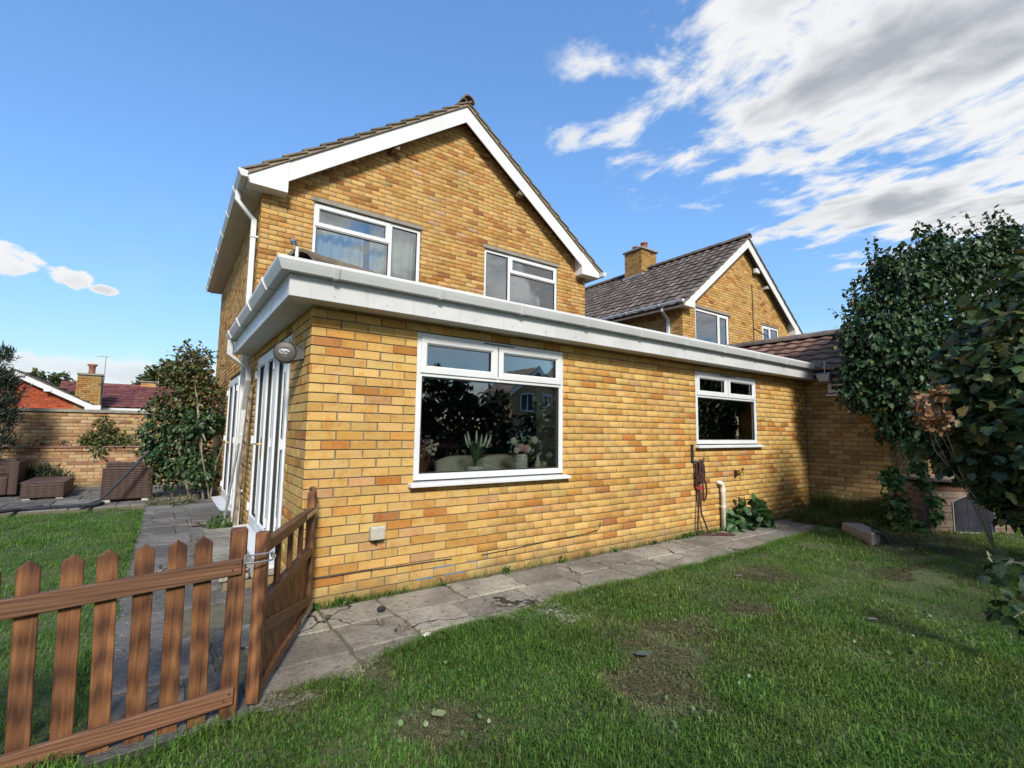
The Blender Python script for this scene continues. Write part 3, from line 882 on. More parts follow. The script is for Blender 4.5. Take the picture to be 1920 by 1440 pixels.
# ================================================================== the house
house = thing('house', (4.2, 3.5, 0), 'yellow brick two-storey house with single-storey extension along the lawn', 'house')
WZ = 2.40
h_front = [(0.90, 2.64, 0.90, 2.25), (5.10, 6.73, 1.20, 2.25)]
h_left = [(3.5 - 2.78, 3.5 - 0.78, 0.15, 2.25)]
h_side = [(10 - 6.36, 10 - 4.70, 0.075, 2.25)]
h_gab = [(0.70, 2.46, 3.825 - 2.4, 4.80 - 2.4), (3.76, 5.57, 3.825 - 2.4, 4.80 - 2.4)]
PITCH = 0.717; APX = 3.18; ZA = 7.27


def zroof(x): return ZA - PITCH * abs(x - APX)


GH = ZA - 0.14 - 2.4


def gspan(v):
    z = v + 2.4; k = (ZA - 0.16 - z) / PITCH
    if z < 4.86: return (0.0, 6.36)
    return (max(0, APX - k), min(6.36, APX + k))


mb = MB()
wall_slab(mb, (0.011, 0, -0.1), 0, 8.43, 2.6, [(a - .011, b - .011, c + .1, d + .1) for a, b, c, d in h_front])
wall_slab(mb, (0, 3.5, -0.1), R(-90), 3.5 - 0.125, 2.6, [(a, b, c + .1, d + .1) for a, b, c, d in h_left])
wall_slab(mb, (0, 10.0, -0.1), R(-90), 6.36, 4.9, [(a, b, c + .1, d + .1) for a, b, c, d in h_side])
wall_slab(mb, (0.007, 3.5, 2.4), 0, 6.345, 2.4, [(a - .007, b - .007, c, d) for a, b, c, d in h_gab])
mb.prism([(0.007, 3.507, 4.8), (6.352, 3.507, 4.8), (6.352, 3.507, 4.86), (APX, 3.507, ZA - 0.16), (0.007, 3.507, 4.86)], (0, 0.11, 0))
mb.box(6.25, 6.36, 3.62, 10.0, 0, 4.85); mb.box(0.13, 6.25, 9.88, 9.99, 0, 4.85); mb.box(8.33, 8.44, 0.13, 3.6, 0, 2.4)
mb.prism([(0.13, 9.9, 4.85), (6.25, 9.9, 4.85), (APX, 9.9, ZA - .2)], (0, .08, 0))
mb.build('wall', M['mortar'], house)
bricks = lay_bricks((0, 0, -0.075), 0, 8.45, 2.475, [(a, b, c + .075, d + .075) for a, b, c, d in h_front], start=0)
bl = lay_bricks((0, 3.5, -0.075), R(-90), 3.5, 2.475, [(a, b, c + .075, d + .075) for a, b, c, d in h_left], start=1)
bs = lay_bricks((0, 10.0, -0.075), R(-90), 6.5, 4.875, [(a, b, c + .075, d + .075) for a, b, c, d in h_side], pal=PAL_GABLE)
bg = lay_bricks((0, 3.5, 2.4), 0, 6.36, GH, h_gab, gspan, PAL_GABLE, start=1)
vis = [b for b in bricks] + [b for b in bl]
vis.sort(key=lambda b: (b[0] - Vector(CAMP)).length)
place_bricks(vis[:300], house, 300)
place_bricks(vis[300:] + bs + bg, house, 0)

# rooms behind the windows
mb = MB()
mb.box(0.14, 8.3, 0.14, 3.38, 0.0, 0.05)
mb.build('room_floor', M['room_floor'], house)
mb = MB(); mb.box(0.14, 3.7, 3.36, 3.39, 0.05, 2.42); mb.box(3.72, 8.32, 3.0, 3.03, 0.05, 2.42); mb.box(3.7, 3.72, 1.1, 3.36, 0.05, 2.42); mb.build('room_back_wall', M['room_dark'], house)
mb = MB(); mb.box(3.14, 3.25, 0.125, 1.10, 0.05, 2.42); mb.box(7.12, 7.2, 0.125, 3.0, 0.05, 2.42); mb.build('room_partition', M['white_wall'], house)
mb = MB(); mb.box(0.126, 8.32, 0.126, 3.45, 2.43, 2.47); mb.build('room_ceiling', M['room'], house)
mb = MB(); mb.box(0.14, 6.2, 6.3, 6.34, 2.5, 4.8); mb.box(2.9, 2.96, 3.63, 6.3, 2.5, 4.8); mb.box(0.14, 6.2, 3.64, 6.3, 4.82, 4.85); mb.box(0.14, 6.2, 3.64, 6.3, 2.5, 2.53)
mb.box(0.20, 0.24, 3.64, 6.3, 0.0, 2.5); mb.build('upstairs_room', M['room'], house)

# ground floor windows
w1 = window(house, TR((0.90, 0.004, 0.925)), 1.74, 1.32, [(0.055, 1.685, 0.925, 0.975)],
            [(0.035, 0.862, 0.955, 1.285), (0.878, 1.705, 0.955, 1.285)],
            [(0.09, 0.807, 1.01, 1.23), (0.933, 1.65, 1.01, 1.23), (0.055, 1.685, 0.055, 0.925)], (-0.045, 1.80, 0.075))
mb = MB(); mb.box(1.60, 1.97, -0.006, 0.001, 2.222, 2.230); mb.build('trickle_vent', M['gasket'], w1, at=(1.6, 0, 2.22))
w2 = window(house, TR((5.10, 0.004, 1.225)), 1.63, 1.02, [(0.055, 1.575, 0.655, 0.705)],
            [(0.035, 0.807, 0.685, 0.99), (0.823, 1.595, 0.685, 0.99)],
            [(0.09, 0.752, 0.74, 0.935), (0.878, 1.54, 0.74, 0.935), (0.055, 1.575, 0.055, 0.655)], (-0.04, 1.72, 0.07))
mb = MB(); mb.box(5.72, 6.12, -0.006, 0.001, 2.224, 2.232); mb.build('trickle_vent', M['gasket'], w2, at=(5.72, 0, 2.22))
for x0, x1, zz in ((0.92, 2.62, 0.925), (5.12, 6.71, 1.225)):
    mb = MB(); mb.box(x0, x1, 0.07, 0.36, zz - .03, zz + .005); mb.build('inner_sill', M['white_wall'], house, bevel=0.004)
# upper windows
wu1 = window(house, TR((0.70, 3.53, 3.83)), 1.76, 0.965, [(1.20, 1.255, 0.055, 0.91), (0.055, 1.20, 0.585, 0.635)],
             [(0.03, 1.21, 0.60, 0.94)], [(0.085, 1.155, 0.655, 0.885), (0.055, 1.20, 0.055, 0.585), (1.255, 1.705, 0.055, 0.91)], (-0.02, 1.78, 0.05), M['glass_up'])
wu2 = window(house, TR((3.76, 3.53, 3.83)), 1.81, 0.965, [(0.56, 0.615, 0.055, 0.91), (0.615, 1.755, 0.60, 0.65)],
             [(0.60, 1.785, 0.615, 0.94)], [(0.655, 1.73, 0.67, 0.885), (0.615, 1.755, 0.055, 0.60), (0.055, 0.56, 0.055, 0.91)], (-0.02, 1.83, 0.05), M['glass_up'])
for x0, x1 in ((0.66, 2.50), (3.72, 5.61)):
    mb = MB(); mb.box(x0, x1, 3.485, 3.53, 4.803, 4.865, 0.004); mb.build('lintel', M['concrete'], house, at=(x0, 3.5, 4.8))


def curtain(win, x0, x1, y, z0, z1, amp=0.022, seed=1):
    rg = np.random.default_rng(seed); n = int((x1 - x0) / 0.012); xs = np.linspace(x0, x1, n)
    ph = np.cumsum(rg.uniform(0.25, 0.75, n)); yy = y + amp * np.sin(ph) + 0.008 * rg.standard_normal(n)
    V = []; F = []
    for k, z in enumerate(np.linspace(z0, z1, 5)):
        V += [(x, a + 0.010 * math.sin(3 * x + k), z) for x, a in zip(xs, yy)]
    for k in range(4):
        for i in range(n - 1): F.append((k * n + i, k * n + i + 1, (k + 1) * n + i + 1, (k + 1) * n + i))
    return np_mesh('curtain', V, F, M['curtain'], None, win, (x0, y, z0), True)


curtain(wu1, 0.74, 1.55, 3.72, 3.84, 4.79, seed=3); curtain(wu1, 1.66, 2.42, 3.74, 3.84, 4.79, seed=4)
curtain(wu2, 5.28, 5.56, 3.76, 3.84, 4.79, seed=5)


# French doors in the left wall
def french(y_far, y_near, z0, z1, lab, half):
    W = y_far - y_near; H = z1 - z0
    T = face_negx(0.004, y_far, z0); at = T @ Vector((0, 0, 0))
    mb = MB(); mb.M = T; frame_bars(mb, 0, W, 0, H, 0.06, 0, 0.07, False)
    d = mb.build('patio_doors', M['upvc'], house, at=at, bevel=0.004, seg=2, label=lab)
    n = 2 if half else 3
    lw = (W - 0.08) / n
    for k in range(n):
        x0 = 0.04 + k * lw + .004; x1 = x0 + lw - .008
        mb = MB(); mb.M = T; frame_bars(mb, x0, x1, 0.04, H - 0.04, 0.085, -0.016, 0.05)
        mb.build('door_leaf', M['upvc'], d, at=T @ Vector((x0, 0, 0)), bevel=0.004, seg=2)
        mb = MB(); mb.M = T; mb.box(x0 + .085, x1 - .085, 0.020, 0.026, 0.125, H - .125); mb.build('pane', M['glass'], d, at=T @ Vector((x0, 0, 0)))
        mb = MB(); mb.M = T; g = 0.012
        a, b, c, e = x0 + .085, x1 - .085, 0.125, H - .125
        mb.box(a, a + g, 0.008, 0.018, c, e); mb.box(b - g, b, 0.008, 0.018, c, e); mb.box(a + g, b - g, 0.008, 0.018, c, c + g); mb.box(a + g, b - g, 0.008, 0.018, e - g, e)
        mb.build('gasket', M['gasket'], d, at=T @ Vector((x0, 0, 0)))
        for hz in (0.22, H * .5, H - .22):
            mb = MB(); mb.M = T; hx = x0 + (0.0 if k == 0 else lw - .02); mb.tube([(hx + .006, -0.026, hz - .045), (hx + .006, -0.026, hz + .045)], 0.014, 8)
            mb.build('hinge', M['upvc'], d, at=T @ Vector((hx, 0, hz)))
    hx = 0.04 + lw + 0.05
    mb = MB(); mb.M = T; mb.box(hx - .017, hx + .017, -0.026, -0.014, 0.82, 1.06)
    mb.tube([(hx, -0.02, 0.985), (hx, -0.065, 0.985), (hx - .01, -0.072, 0.985), (hx - .12, -0.072, 0.983)], 0.010, 8)
    mb.build('handle', M['brass'], d, at=T @ Vector((hx, 0, .9)))
    mb = MB(); mb.M = T
    mb.add([(-.06, .05, -0.004), (W + .06, .05, -0.004), (W + .06, -.16, -.02), (-.06, -.16, -.02), (-.06, .05, -.045), (W + .06, .05, -.045), (W + .06, -.16, -.045), (-.06, -.16, -.045)],
           [(0, 1, 2, 3), (4, 5, 6, 7), (0, 1, 5, 4), (1, 2, 6, 5), (2, 3, 7, 6), (3, 0, 4, 7)])
    mb.build('threshold', M['upvc'], d, at=at, bevel=0.004, seg=2)
    return d


french(2.77, 0.79, 0.195, 2.235, 'near white patio doors', False)
french(6.35, 4.71, 0.115, 2.20, 'far white patio doors', True)

# extension eaves
mb = MB(); mb.sweep([(0, 0), (0.022, 0), (0.022, 0.20), (0, 0.20)], [(-0.2, 3.47, 2.335), (-0.2, -0.2, 2.335), (8.52, -0.2, 2.335)]); mb.build('fascia', M['upvc_dirty'], house, bevel=0.003)
mb = MB(); mb.box(-0.2, -0.003, -0.2, 3.47, 2.345, 2.357); mb.box(-0.003, 8.5, -0.2, -0.003, 2.345, 2.357); mb.box(-.2, .15, 3.44, 3.49, 2.357, 2.5); mb.build('soffit', M['soffit'], house)
mb = MB()
for x in np.arange(0.1, 8.4, 0.42):
    for zz in (2.38, 2.47): mb.tube([(x, -0.2225, zz), (x, -0.2255, zz)], 0.0055, 6)
for y in np.arange(0.1, 3.3, 0.42):
    for zz in (2.38, 2.47): mb.tube([(-0.2225, y, zz), (-0.2255, y, zz)], 0.0055, 6)
mb.build('fascia_pins', M['metal'], house, stuff=True)
gutter(house, [(-0.222, 3.40, 2.505), (-0.222, -0.222, 2.505), (8.62, -0.222, 2.505)], M['upvc'], 0.82, 0.9)
mb = MB(); mb.add([(8.5, -.215, 2.30), (8.83, -.215, 2.30), (8.83, -.215, 2.40), (8.5, -.215, 2.42), (8.5, -.19, 2.30), (8.83, -.19, 2.30), (8.83, -.19, 2.40), (8.5, -.19, 2.42)], [(0, 1, 2, 3), (4, 5, 6, 7), (0, 1, 5, 4), (1, 2, 6, 5), (2, 3, 7, 6), (3, 0, 4, 7)])
mb.build('fascia_end', M['upvc'], house)


def sqpipe(mb, pts, w):
    rings = [[(p[0] + sx * w / 2, p[1] + sy * w / 2, p[2]) for sx, sy in ((-1, -1), (1, -1), (1, 1), (-1, 1))] for p in pts]
    fs = []
    for i in range(len(pts) - 1):
        for k in range(4): fs.append((i * 4 + k, i * 4 + (k + 1) % 4, i * 4 + 4 + (k + 1) % 4, i * 4 + 4 + k))
    mb.add([q for r_ in rings for q in r_], fs + [(0, 1, 2, 3), tuple((len(pts) - 1) * 4 + k for k in range(4))])


mb = MB(); sqpipe(mb, [(-0.285, 3.25, 2.50), (-0.285, 3.25, 2.31), (-0.05, 3.25, 2.14), (-0.05, 3.25, 1.98), (-0.05, 3.53, 1.60), (-0.05, 3.53, 0.05)], 0.065)
dp = mb.build('downpipe', M['upvc_dirty'], house, bevel=0.006, seg=2, label='short white downpipe below the extension gutter')
for zz in (1.25, 0.5):
    mb = MB(); mb.box(-0.09, 0.0, 3.49, 3.57, zz, zz + .025); mb.build('pipe_clip', M['upvc'], dp, at=(-.05, 3.53, zz))

# extension tiled roof
k_e = 0.262; cs = math.cos(math.atan(k_e)); sn = math.sin(math.atan(k_e))
mb = MB(); zf = lambda t: 2.50 + k_e * t
mb.prism([(-0.14, -0.16, 2.52), (8.5, -0.16, 2.52), (8.5, 3.49, 2.52 + k_e * 3.65), (3.51, 3.49, 2.52 + k_e * 3.65)], (0, 0, -0.03))
mb.prism([(-0.14, -0.16, 2.52), (3.51, 3.49, 2.52 + k_e * 3.65), (-0.14, 3.49, 2.52)], (0, 0, -0.03)); mb.build('roof_boarding', M['roofing_felt'], house)
roof_slope(house, (-0.18, -0.225, 2.555), (1, 0, 0), (0, cs, sn), 29, 12, M['tile_grey'], 0, keep=lambda c: c.x - 0.1 > c.y + 0.05 and c.y < 3.2)
roof_slope(house, (-0.225, 3.46, 2.555), (0, -1, 0), (cs, 0, sn), 12, 12, M['tile_grey'], 0, keep=lambda c: c.y > c.x + 0.25)
ridge_tiles(house, (-0.13, -0.13, 2.60), (3.46, 3.46, 2.60 + k_e * 3.59), M['tile_grey'], 0.135, 0.38, 'hip_tile')
mb = MB()
q = [Vector((-0.17, -0.17, 2.55)), Vector((-0.18, -0.18, 2.62)), Vector((-0.175, -0.175, 2.72)), Vector((-0.19, -0.19, 2.752)), Vector((-0.215, -0.215, 2.757)), Vector((-0.228, -0.228, 2.738)), Vector((-0.212, -0.212, 2.725))]
mb.tube(q, 0.012, 6); mb.box(-0.185, -0.165, -0.185, -0.165, 2.52, 2.70); mb.build('hip_iron', M['metal'], house, at=q[0])

# main roof
roofm = MB()
for sgn in (-1, 1):
    xe = APX + sgn * 3.42
    roofm.prism([(APX, 3.29, ZA - .012), (xe, 3.29, zroof(xe) - .012), (xe, 3.29, zroof(xe) - .05), (APX, 3.29, ZA - .05)], (0, 6.9, 0))
roofm.build('roof_boarding', M['roofing_felt'], house)
CS = 1 / math.sqrt(1 + PITCH ** 2); SN = PITCH * CS
for sgn in (-1, 1):
    xe = APX + sgn * 3.46
    mb = MB()          # mortar bedding under the verge tiles
    mb.prism([(APX, 3.255, ZA - .01), (xe, 3.255, zroof(xe) - .01), (xe, 3.255, zroof(xe) + .052), (APX, 3.255, ZA + .052)], (0, 0.20, 0)); mb.build('verge_bedding', M['bedding'], house)
    roof_slope(house, (xe, 3.235, zroof(xe) + 0.048), (0, 1, 0), (-sgn * CS, 0, SN), 23, 14, M['tile_grey'], 40, 0.30, 0.306, True, first_verge=True)
ridge_tiles(house, (APX, 3.23, ZA + 0.055), (APX, 10.1, ZA + 0.055), M['tile_grey'], 0.13, 0.42)
ZB = 4.71
for sgn in (-1, 1):
    f = lambda x: APX + sgn * (x)
    mb = MB(); x1 = 2.89
    mb.prism([(APX, 3.285, ZA - .015), (f(x1), 3.285, zroof(f(x1)) - .015), (f(x1), 3.285, zroof(f(x1)) - .315), (APX, 3.285, ZA - .315)], (0, 0.022, 0))
    mb.build('bargeboard', M['upvc'], house, at=(APX, 3.285, ZA), bevel=0.003)
    mb = MB(); x2 = 3.40
    mb.prism([(f(x1 - .005), 3.276, zroof(f(x1)) - .012), (f(x2), 3.276, zroof(f(x2)) - .012), (f(x2), 3.276, ZB + .02), (f(x2 - .03), 3.276, ZB), (f(x1 - .005), 3.276, ZB)], (0, 0.235, 0))
    mb.build('eaves_box', M['upvc'], house, at=(f(x1), 3.276, ZB), bevel=0.003)
    xs = sorted((f(3.18), f(3.385)))
    mb = MB(); mb.box(xs[0], xs[1], 3.52, 10.1, ZB, ZB + .012); mb.build('soffit', M['soffit'], house)
    xa = f(3.385); xs = sorted((xa, xa + sgn * .022)); mb = MB(); mb.box(xs[0], xs[1], 3.515, 10.12, ZB - .01, ZB + .16); mb.build('fascia', M['upvc_dirty'], house)
gutter(house, [(-0.228, 10.15, 4.735), (-0.228, 3.18, 4.735)], M['upvc_dirty'], 0.9)
gutter(house, [(6.588, 3.18, 4.735), (6.588, 10.15, 4.735)], M['upvc_dirty'], 2.0)
mb = MB()
for (yy, zz) in ((3.3, 6.12), ):
    for sgn in (-1, 1):
        x = APX + sgn * 1.28; z = zroof(x) - .37
        mb.box(x - .05, x + .05, 3.32, 3.5, z, z + .07)
mb.build('purlin_end', M['wood_grey'], house)
mb = MB(); sqpipe(mb, [(-0.285, 3.72, 4.74), (-0.285, 3.72, 4.60), (-0.06, 3.72, 4.36), (-0.06, 3.72, 0.05)], 0.068)
dp = mb.build('downpipe', M['upvc'], house, bevel=0.006, seg=2, label='tall white downpipe on the side wall')
for zz in (4.1, 2.75, 1.1):
    mb = MB(); mb.box(-0.10, 0.0, 3.675, 3.765, zz, zz + .025); mb.build('pipe_clip', M['upvc'], dp, at=(-.06, 3.72, zz))

# ------------------------------------------------------------------ things fixed to or standing by the house
a = thing('tv_aerial', (2.6, 7.2, 6.85), 'thin rooftop aerial behind the main roof slope', 'aerial')
mb = MB(); mb.tube([(2.6, 7.2, 6.8), (2.6, 7.2, 7.95)], 0.012, 6); mb.build('mast', M['metal'], a)
mb = MB(); mb.tube([(2.25, 7.0, 7.9), (3.0, 7.4, 7.9)], 0.008, 6)
for t in np.linspace(0, 1, 7):
    c = Vector((2.25 + .75 * t, 7.0 + .4 * t, 7.9)); mb.tube([c + Vector((.1, -.18, 0)), c - Vector((.1, -.18, 0))], 0.005, 5)
mb.build('antenna', M['metal'], a)

cl = thing('clothesline_reel', (-0.16, 0.42, 2.0), 'round grey-green retractable clothesline reel beside the near patio doors', 'clothesline')
T = TR((-0.135, 0.27, 1.98)) @ Matrix.Rotation(R(-16), 4, 'Z')
mb = MB(); mb.M = T @ Matrix.Rotation(R(90), 4, 'X')
pr = []
for (r_, z) in ((0.045, -0.045), (0.080, -0.040), (0.089, -0.028), (0.089, 0.028), (0.080, 0.040), (0.045, 0.044)): pr.append((r_, z))
mb.lathe(pr, n=24); mb.build('casing', M['plastic_grey'], cl, smooth=False, bevel=0.003)
mb = MB(); mb.M = T; mb.prism([(0.05, -0.03, 0.072), (0.15, -0.03, 0.048), (0.15, -0.03, -0.048), (0.05, -0.03, -0.072)], (0, 0.06, 0)); mb.build('nose', M['plastic_grey'], cl, bevel=0.006)
mb = MB(); mb.M = T
for s in (-1, 1): mb.tube([(0.12, 0.0, s * .06), (0.22, 0.04, s * .05), (0.235, 0.06, s * .02)], 0.008, 6)
mb.tube([(0.235, .06, -.02), (0.235, .06, .02)], 0.008, 6); mb.build('bracket', M['plastic_pale'], cl)
mb = MB(); mb.M = T
mb.lathe_scaled((-0.005, -0.0445, 0.004), 0.042, 0.0025, 0.022, 16, 6); mb.build('badge', M['logo'], cl)
mb = MB(); mb.M = T
mb.tube([(-.035, -.0475, .012), (-.012, -.048, -.004), (.012, -.048, .004), (.034, -.0475, -.009)], 0.0035, 6); mb.build('badge_swoosh', M['logo_dark'], cl)

b = thing('socket_box', (0.58, -0.03, 0.52), 'small pale outdoor socket box low on the brick wall', 'socket box')
mb = MB(); mb.box(0.525, 0.645, -0.055, 0.002, 0.465, 0.575); mb.build('back_box', M['plastic_pale'], b, bevel=0.008, seg=2)
mb = MB(); mb.box(0.530, 0.640, -0.070, -0.056, 0.470, 0.570); mb.build('cover', M['plastic_pale'], b, bevel=0.008, seg=2)
mb = MB(); mb.box(0.575, 0.590, -0.03, 0.002, 0.43, 0.462); mb.build('gland', M['black'], b)

h = thing('dog_lead_rack', (5.0, -0.05, 0.9), 'black wall hook hung with coiled dark red ropes left of the kitchen window', 'rope rack')
mb = MB(); mb.box(4.955, 4.995, -0.022, 0.002, 0.98, 1.22); mb.build('hook_plate', M['black'], h, bevel=0.004)
mb = MB(); mb.tube([(4.975, -0.02, 1.0), (5.02, -0.07, 0.985), (5.10, -0.09, 1.0), (5.13, -0.09, 1.04)], 0.014, 8); mb.build('hook_arm', M['black'], h)


def loop(cx, top, bot, w, r=0.011, y=-0.06, sway=0.0):
    pts = []
    for k in range(25):
        t = k / 24 * 2 * math.pi
        pts.append((cx + sway * (1 - math.cos(t)) / 2 + w * math.sin(t), y + 0.012 * math.cos(2 * t), (top + bot) / 2 + (top - bot) / 2 * math.cos(t)))
    m = MB(); m.tube(pts, r, 7, False); return m


for i, (cx, t, bt, w, sw) in enumerate(((5.01, 1.0, 0.66, .022, .0), (5.05, 1.0, 0.70, .025, .02), (5.09, 1.01, 0.70, .028, .02), (5.10, 0.78, 0.46, .04, .02), (5.03, 0.98, 0.72, .03, -.02))):
    loop(cx, t, bt, w, 0.012, -0.055 - .012 * i, sw).build('rope', M['rope'], h, at=(cx, -.06, t))
mb = MB(); mb.tube([(5.03, -.06, 0.78), (5.035, -.06, 0.5), (5.0, -.06, 0.2), (4.99, -.06, 0.03), (5.06, -.10, 0.02), (5.25, -.25, 0.022), (5.42, -.33, 0.022), (5.44, -.27, 0.022), (5.3, -.16, 0.024), (5.18, -.09, 0.06), (5.08, -.06, 0.3), (5.05, -.06, 0.62)], 0.012, 7); mb.build('rope', M['rope'], h, at=(5.03, -.06, .78), label='long rope hanging down to the path')
mb = MB(); mb.box(5.02, 5.085, -0.095, -0.04, 0.615, 0.665); mb.build('strap', M['red'], h)
for cx, zz in ((5.045, .85), (5.00, .79)):
    mb = MB(); mb.tube([(cx, -.085, zz), (cx, -.085, zz - .07)], 0.011, 8); mb.build('clip', M['metal'], h, at=(cx, -.08, zz))

wp = thing('waste_pipe', (5.62, -0.04, 0.4), 'short cream waste pipe with bent top on the brick wall', 'pipe')
mb = MB(); mb.tube([(5.56, 0.01, 0.675), (5.56, -0.04, 0.68), (5.575, -0.055, 0.675), (5.61, -0.058, 0.655), (5.62, -0.058, 0.61), (5.62, -0.058, 0.02)], 0.030, 12); mb.build('pipe', M['pipe_white'], wp, smooth=True)
mb = MB(); mb.tube([(5.62, -0.058, 0.60), (5.62, -0.058, 0.545)], 0.036, 12); mb.build('collar', M['pipe_white'], wp)
mb = MB(); mb.tube([(5.62, -0.058, 0.355), (5.62, -0.058, 0.330)], 0.037, 12); mb.box(5.61, 5.63, -.03, .002, .33, .355); mb.build('pipe_clip', M['pipe_white'], wp)
tp = thing('garden_tap', (6.13, -0.05, 0.8), 'small outside tap on the wall above the big-leaved plant', 'tap')
mb = MB(); mb.tube([(6.15, 0.0, 0.80), (6.15, -0.09, 0.80), (6.15, -0.10, 0.76)], 0.013, 8); mb.box(6.12, 6.18, -.012, .002, .77, .83); mb.build('spout', M['brass'], tp)
mb = MB(); mb.tube([(6.15, -0.06, 0.80), (6.15, -0.06, 0.85)], 0.008, 6); mb.tube([(6.115, -0.06, .852), (6.185, -0.06, .852)], 0.009, 6); mb.build('tap_handle', M['black'], tp)
mb = MB(); mb.box(6.02, 6.07, -.03, .002, .74, .83); mb.build('valve_box', M['black'], tp)

pk = thing('leaning_plank', (-0.08, 3.05, 0), 'weathered grey timber plank leaning beside the near patio doors', 'plank')
mb = MB(); mb.add([(-.14, 3.02, 0.0), (-.10, 3.02, 0.0), (-.10, 3.17, 0.0), (-.14, 3.17, 0.0), (-.05, 3.00, 1.9), (-.01, 3.00, 1.9), (-.01, 3.14, 1.92), (-.05, 3.14, 1.92)], [(0, 1, 2, 3), (4, 5, 6, 7), (0, 1, 5, 4), (1, 2, 6, 5), (2, 3, 7, 6), (3, 0, 4, 7)])
mb.build('board', M['wood_grey'], pk, bevel=0.005)
mb = MB()
for zz in np.linspace(.35, 1.75, 6):
    mb.tube([(-.07 + .035 * (zz / 1.9 - 1), 2.985, zz), (-.07 + .035 * (zz / 1.9 - 1), 2.955, zz + .005)], .012, 6)
mb.build('pegs', M['darkwood'], pk, stuff=True)
pl = MB(); pl.tube([(-0.22, 3.36, 0.0), (-0.10, 3.34, 1.15)], 0.015, 8); o = pl.build('metal_pole', M['metal']); tag(o, 'thin grey metal pole propped against the downpipe', 'pole')

cw = MB(); cw.tube([(.005, -.006, .225), (.25, -.008, .222), (.5, -.006, .223), (.75, -.009, .218), (1.03, -.006, .215), (1.3, -.006, .21)], .0045, 5); o = cw.build('wall_cable', M['black']); tag(o, 'thin dark cable running along the bricks low beside the gate', 'cable')
cw = MB(); cw.tube([(1.62, -.006, .20), (1.98, -.008, .21), (2.5, -.006, .235), (2.95, -.007, .245), (3.16, -.012, .27), (3.2, -.02, .34), (3.18, -.022, .345)], .0045, 5); o = cw.build('wall_cable', M['black']); tag(o, 'thin dark cable with upturned end below the middle of the wall', 'cable')
bp = thing('blue_marks', (1.3, 0, .2), 'bright blue artefact lines added in the mortar joints low on the wall', 'artefact marks')
blue = plain('blue_artefact', (0.02, 0.16, 0.36), (0.05, 0.14, 0.24), 30, 0.7)  # blue artefact lines added as thin strips; the wall carries no such paint
for (x0, x1, z0, z1) in ((.955, 1.12, .070, .080), (1.116, 1.126, .08, .145), (1.13, 1.34, .145, .155), (1.345, 1.355, .155, .22), (1.235, 1.245, .005, .07), (1.24, 1.45, .070, .080), (1.57, 1.58, .08, .145), (1.45, 1.56, .145, .155), (1.006, 1.016, -.07, -.005), (1.68, 1.69, .155, .22)):
    mb = MB(); mb.box(x0, x1, .002, .011, z0, z1, .0015); mb.build('artefact_mark', blue, bp, at=(x0, 0, z0))

# ------------------------------------------------------------------ things inside the windows
def vase(name, x, y, z, prof, mat, lab, cat):
    t = thing(name, (x, y, z), lab, cat); m = MB(); m.lathe(prof, (x, y, z), 18); m.build('pot', mat, t, smooth=True); return t


t = vase('potted_grass', 1.66, 0.22, 0.932, [(0.055, 0), (0.075, 0.03), (0.082, 0.075), (0.075, 0.08), (0.07, 0.06)], M['ceramic'], 'white pot of spiky grass with white plumes in the big window', 'pot plant')
mb = MB()
for k in range(46):
    an = random.uniform(0, 6.28); ln = random.uniform(.20, .36); sp = random.uniform(.03, .17)
    c0 = Vector((1.66, .22, 1.0)); p1 = c0 + Vector((math.cos(an) * sp * .4, math.sin(an) * sp * .25, ln * .6)); p2 = c0 + Vector((math.cos(an) * sp, math.sin(an) * sp * .5, ln * random.uniform(.7, 1)))
    mb.tube([c0, p1, p2], 0.004, 3, False, [.004, .005, .001])
mb.build('blades', plain('houseplant_green', (0.045, 0.10, 0.035), (0.07, 0.14, 0.05), 30, 0.5), t, stuff=True)
for dx, dz in ((-.13, .40), (-.10, .43), (.0, .44), (.06, .40), (.12, .41), (.17, .40)):
    mb = MB(); b0 = Vector((1.66 + dx * .7, .20, .93 + dz - .13)); mb.tube([b0, b0 + Vector((dx * .2, 0, .06)), b0 + Vector((dx * .35, 0, .13))], .01, 6, True, [.006, .013, .003]); mb.build('plume', M['ceramic'], t, at=b0)
t = vase('flower_vase', 2.24, 0.22, 0.932, [(0.058, 0), (0.066, 0.02), (0.066, 0.15), (0.058, 0.19), (0.05, 0.19), (0.05, .1)], M['ceramic'], 'white ribbed vase of pink and blue-green flowers in the big window', 'vase')
for k in range(7):
    mb = MB(); z = .95 + k * .025; mb.lathe([(0.067, 0), (0.070, 0.008), (0.067, 0.016)], (2.24, .22, z), 18); mb.build('rib', M['ceramic'], t, at=(2.24, .22, z))
pink = plain('pink_petal', (0.62, 0.30, 0.32), (0.70, 0.42, 0.40), 50, 0.8); teal = plain('eucalyptus', (0.17, 0.27, 0.25), (0.26, 0.36, 0.33), 30, 0.7); ivo = plain('ivory_petal', (0.60, 0.58, 0.46), rough=0.8)
plum = plain('plum_dried', (0.14, 0.05, 0.085), (0.25, 0.12, 0.15), 60, 0.9)
for (dx, dz, r_, m_) in ((-.02, .26, .045, pink), (.06, .245, .047, pink), (-.12, .33, .04, ivo), (.16, .34, .045, ivo), (-.08, .23, .035, ivo)):
    mb = MB()
    for k in range(5):
        mb.lathe_scaled((2.24 + dx + .35 * r_ * math.cos(k * 1.26), .20, .932 + dz + .35 * r_ * math.sin(k * 1.26)), r_ * .7, r_ * .7, r_ * .7, 8, 5)
    mb.build('flower', m_, t, at=(2.24 + dx, .2, .932 + dz))
mb = MB()
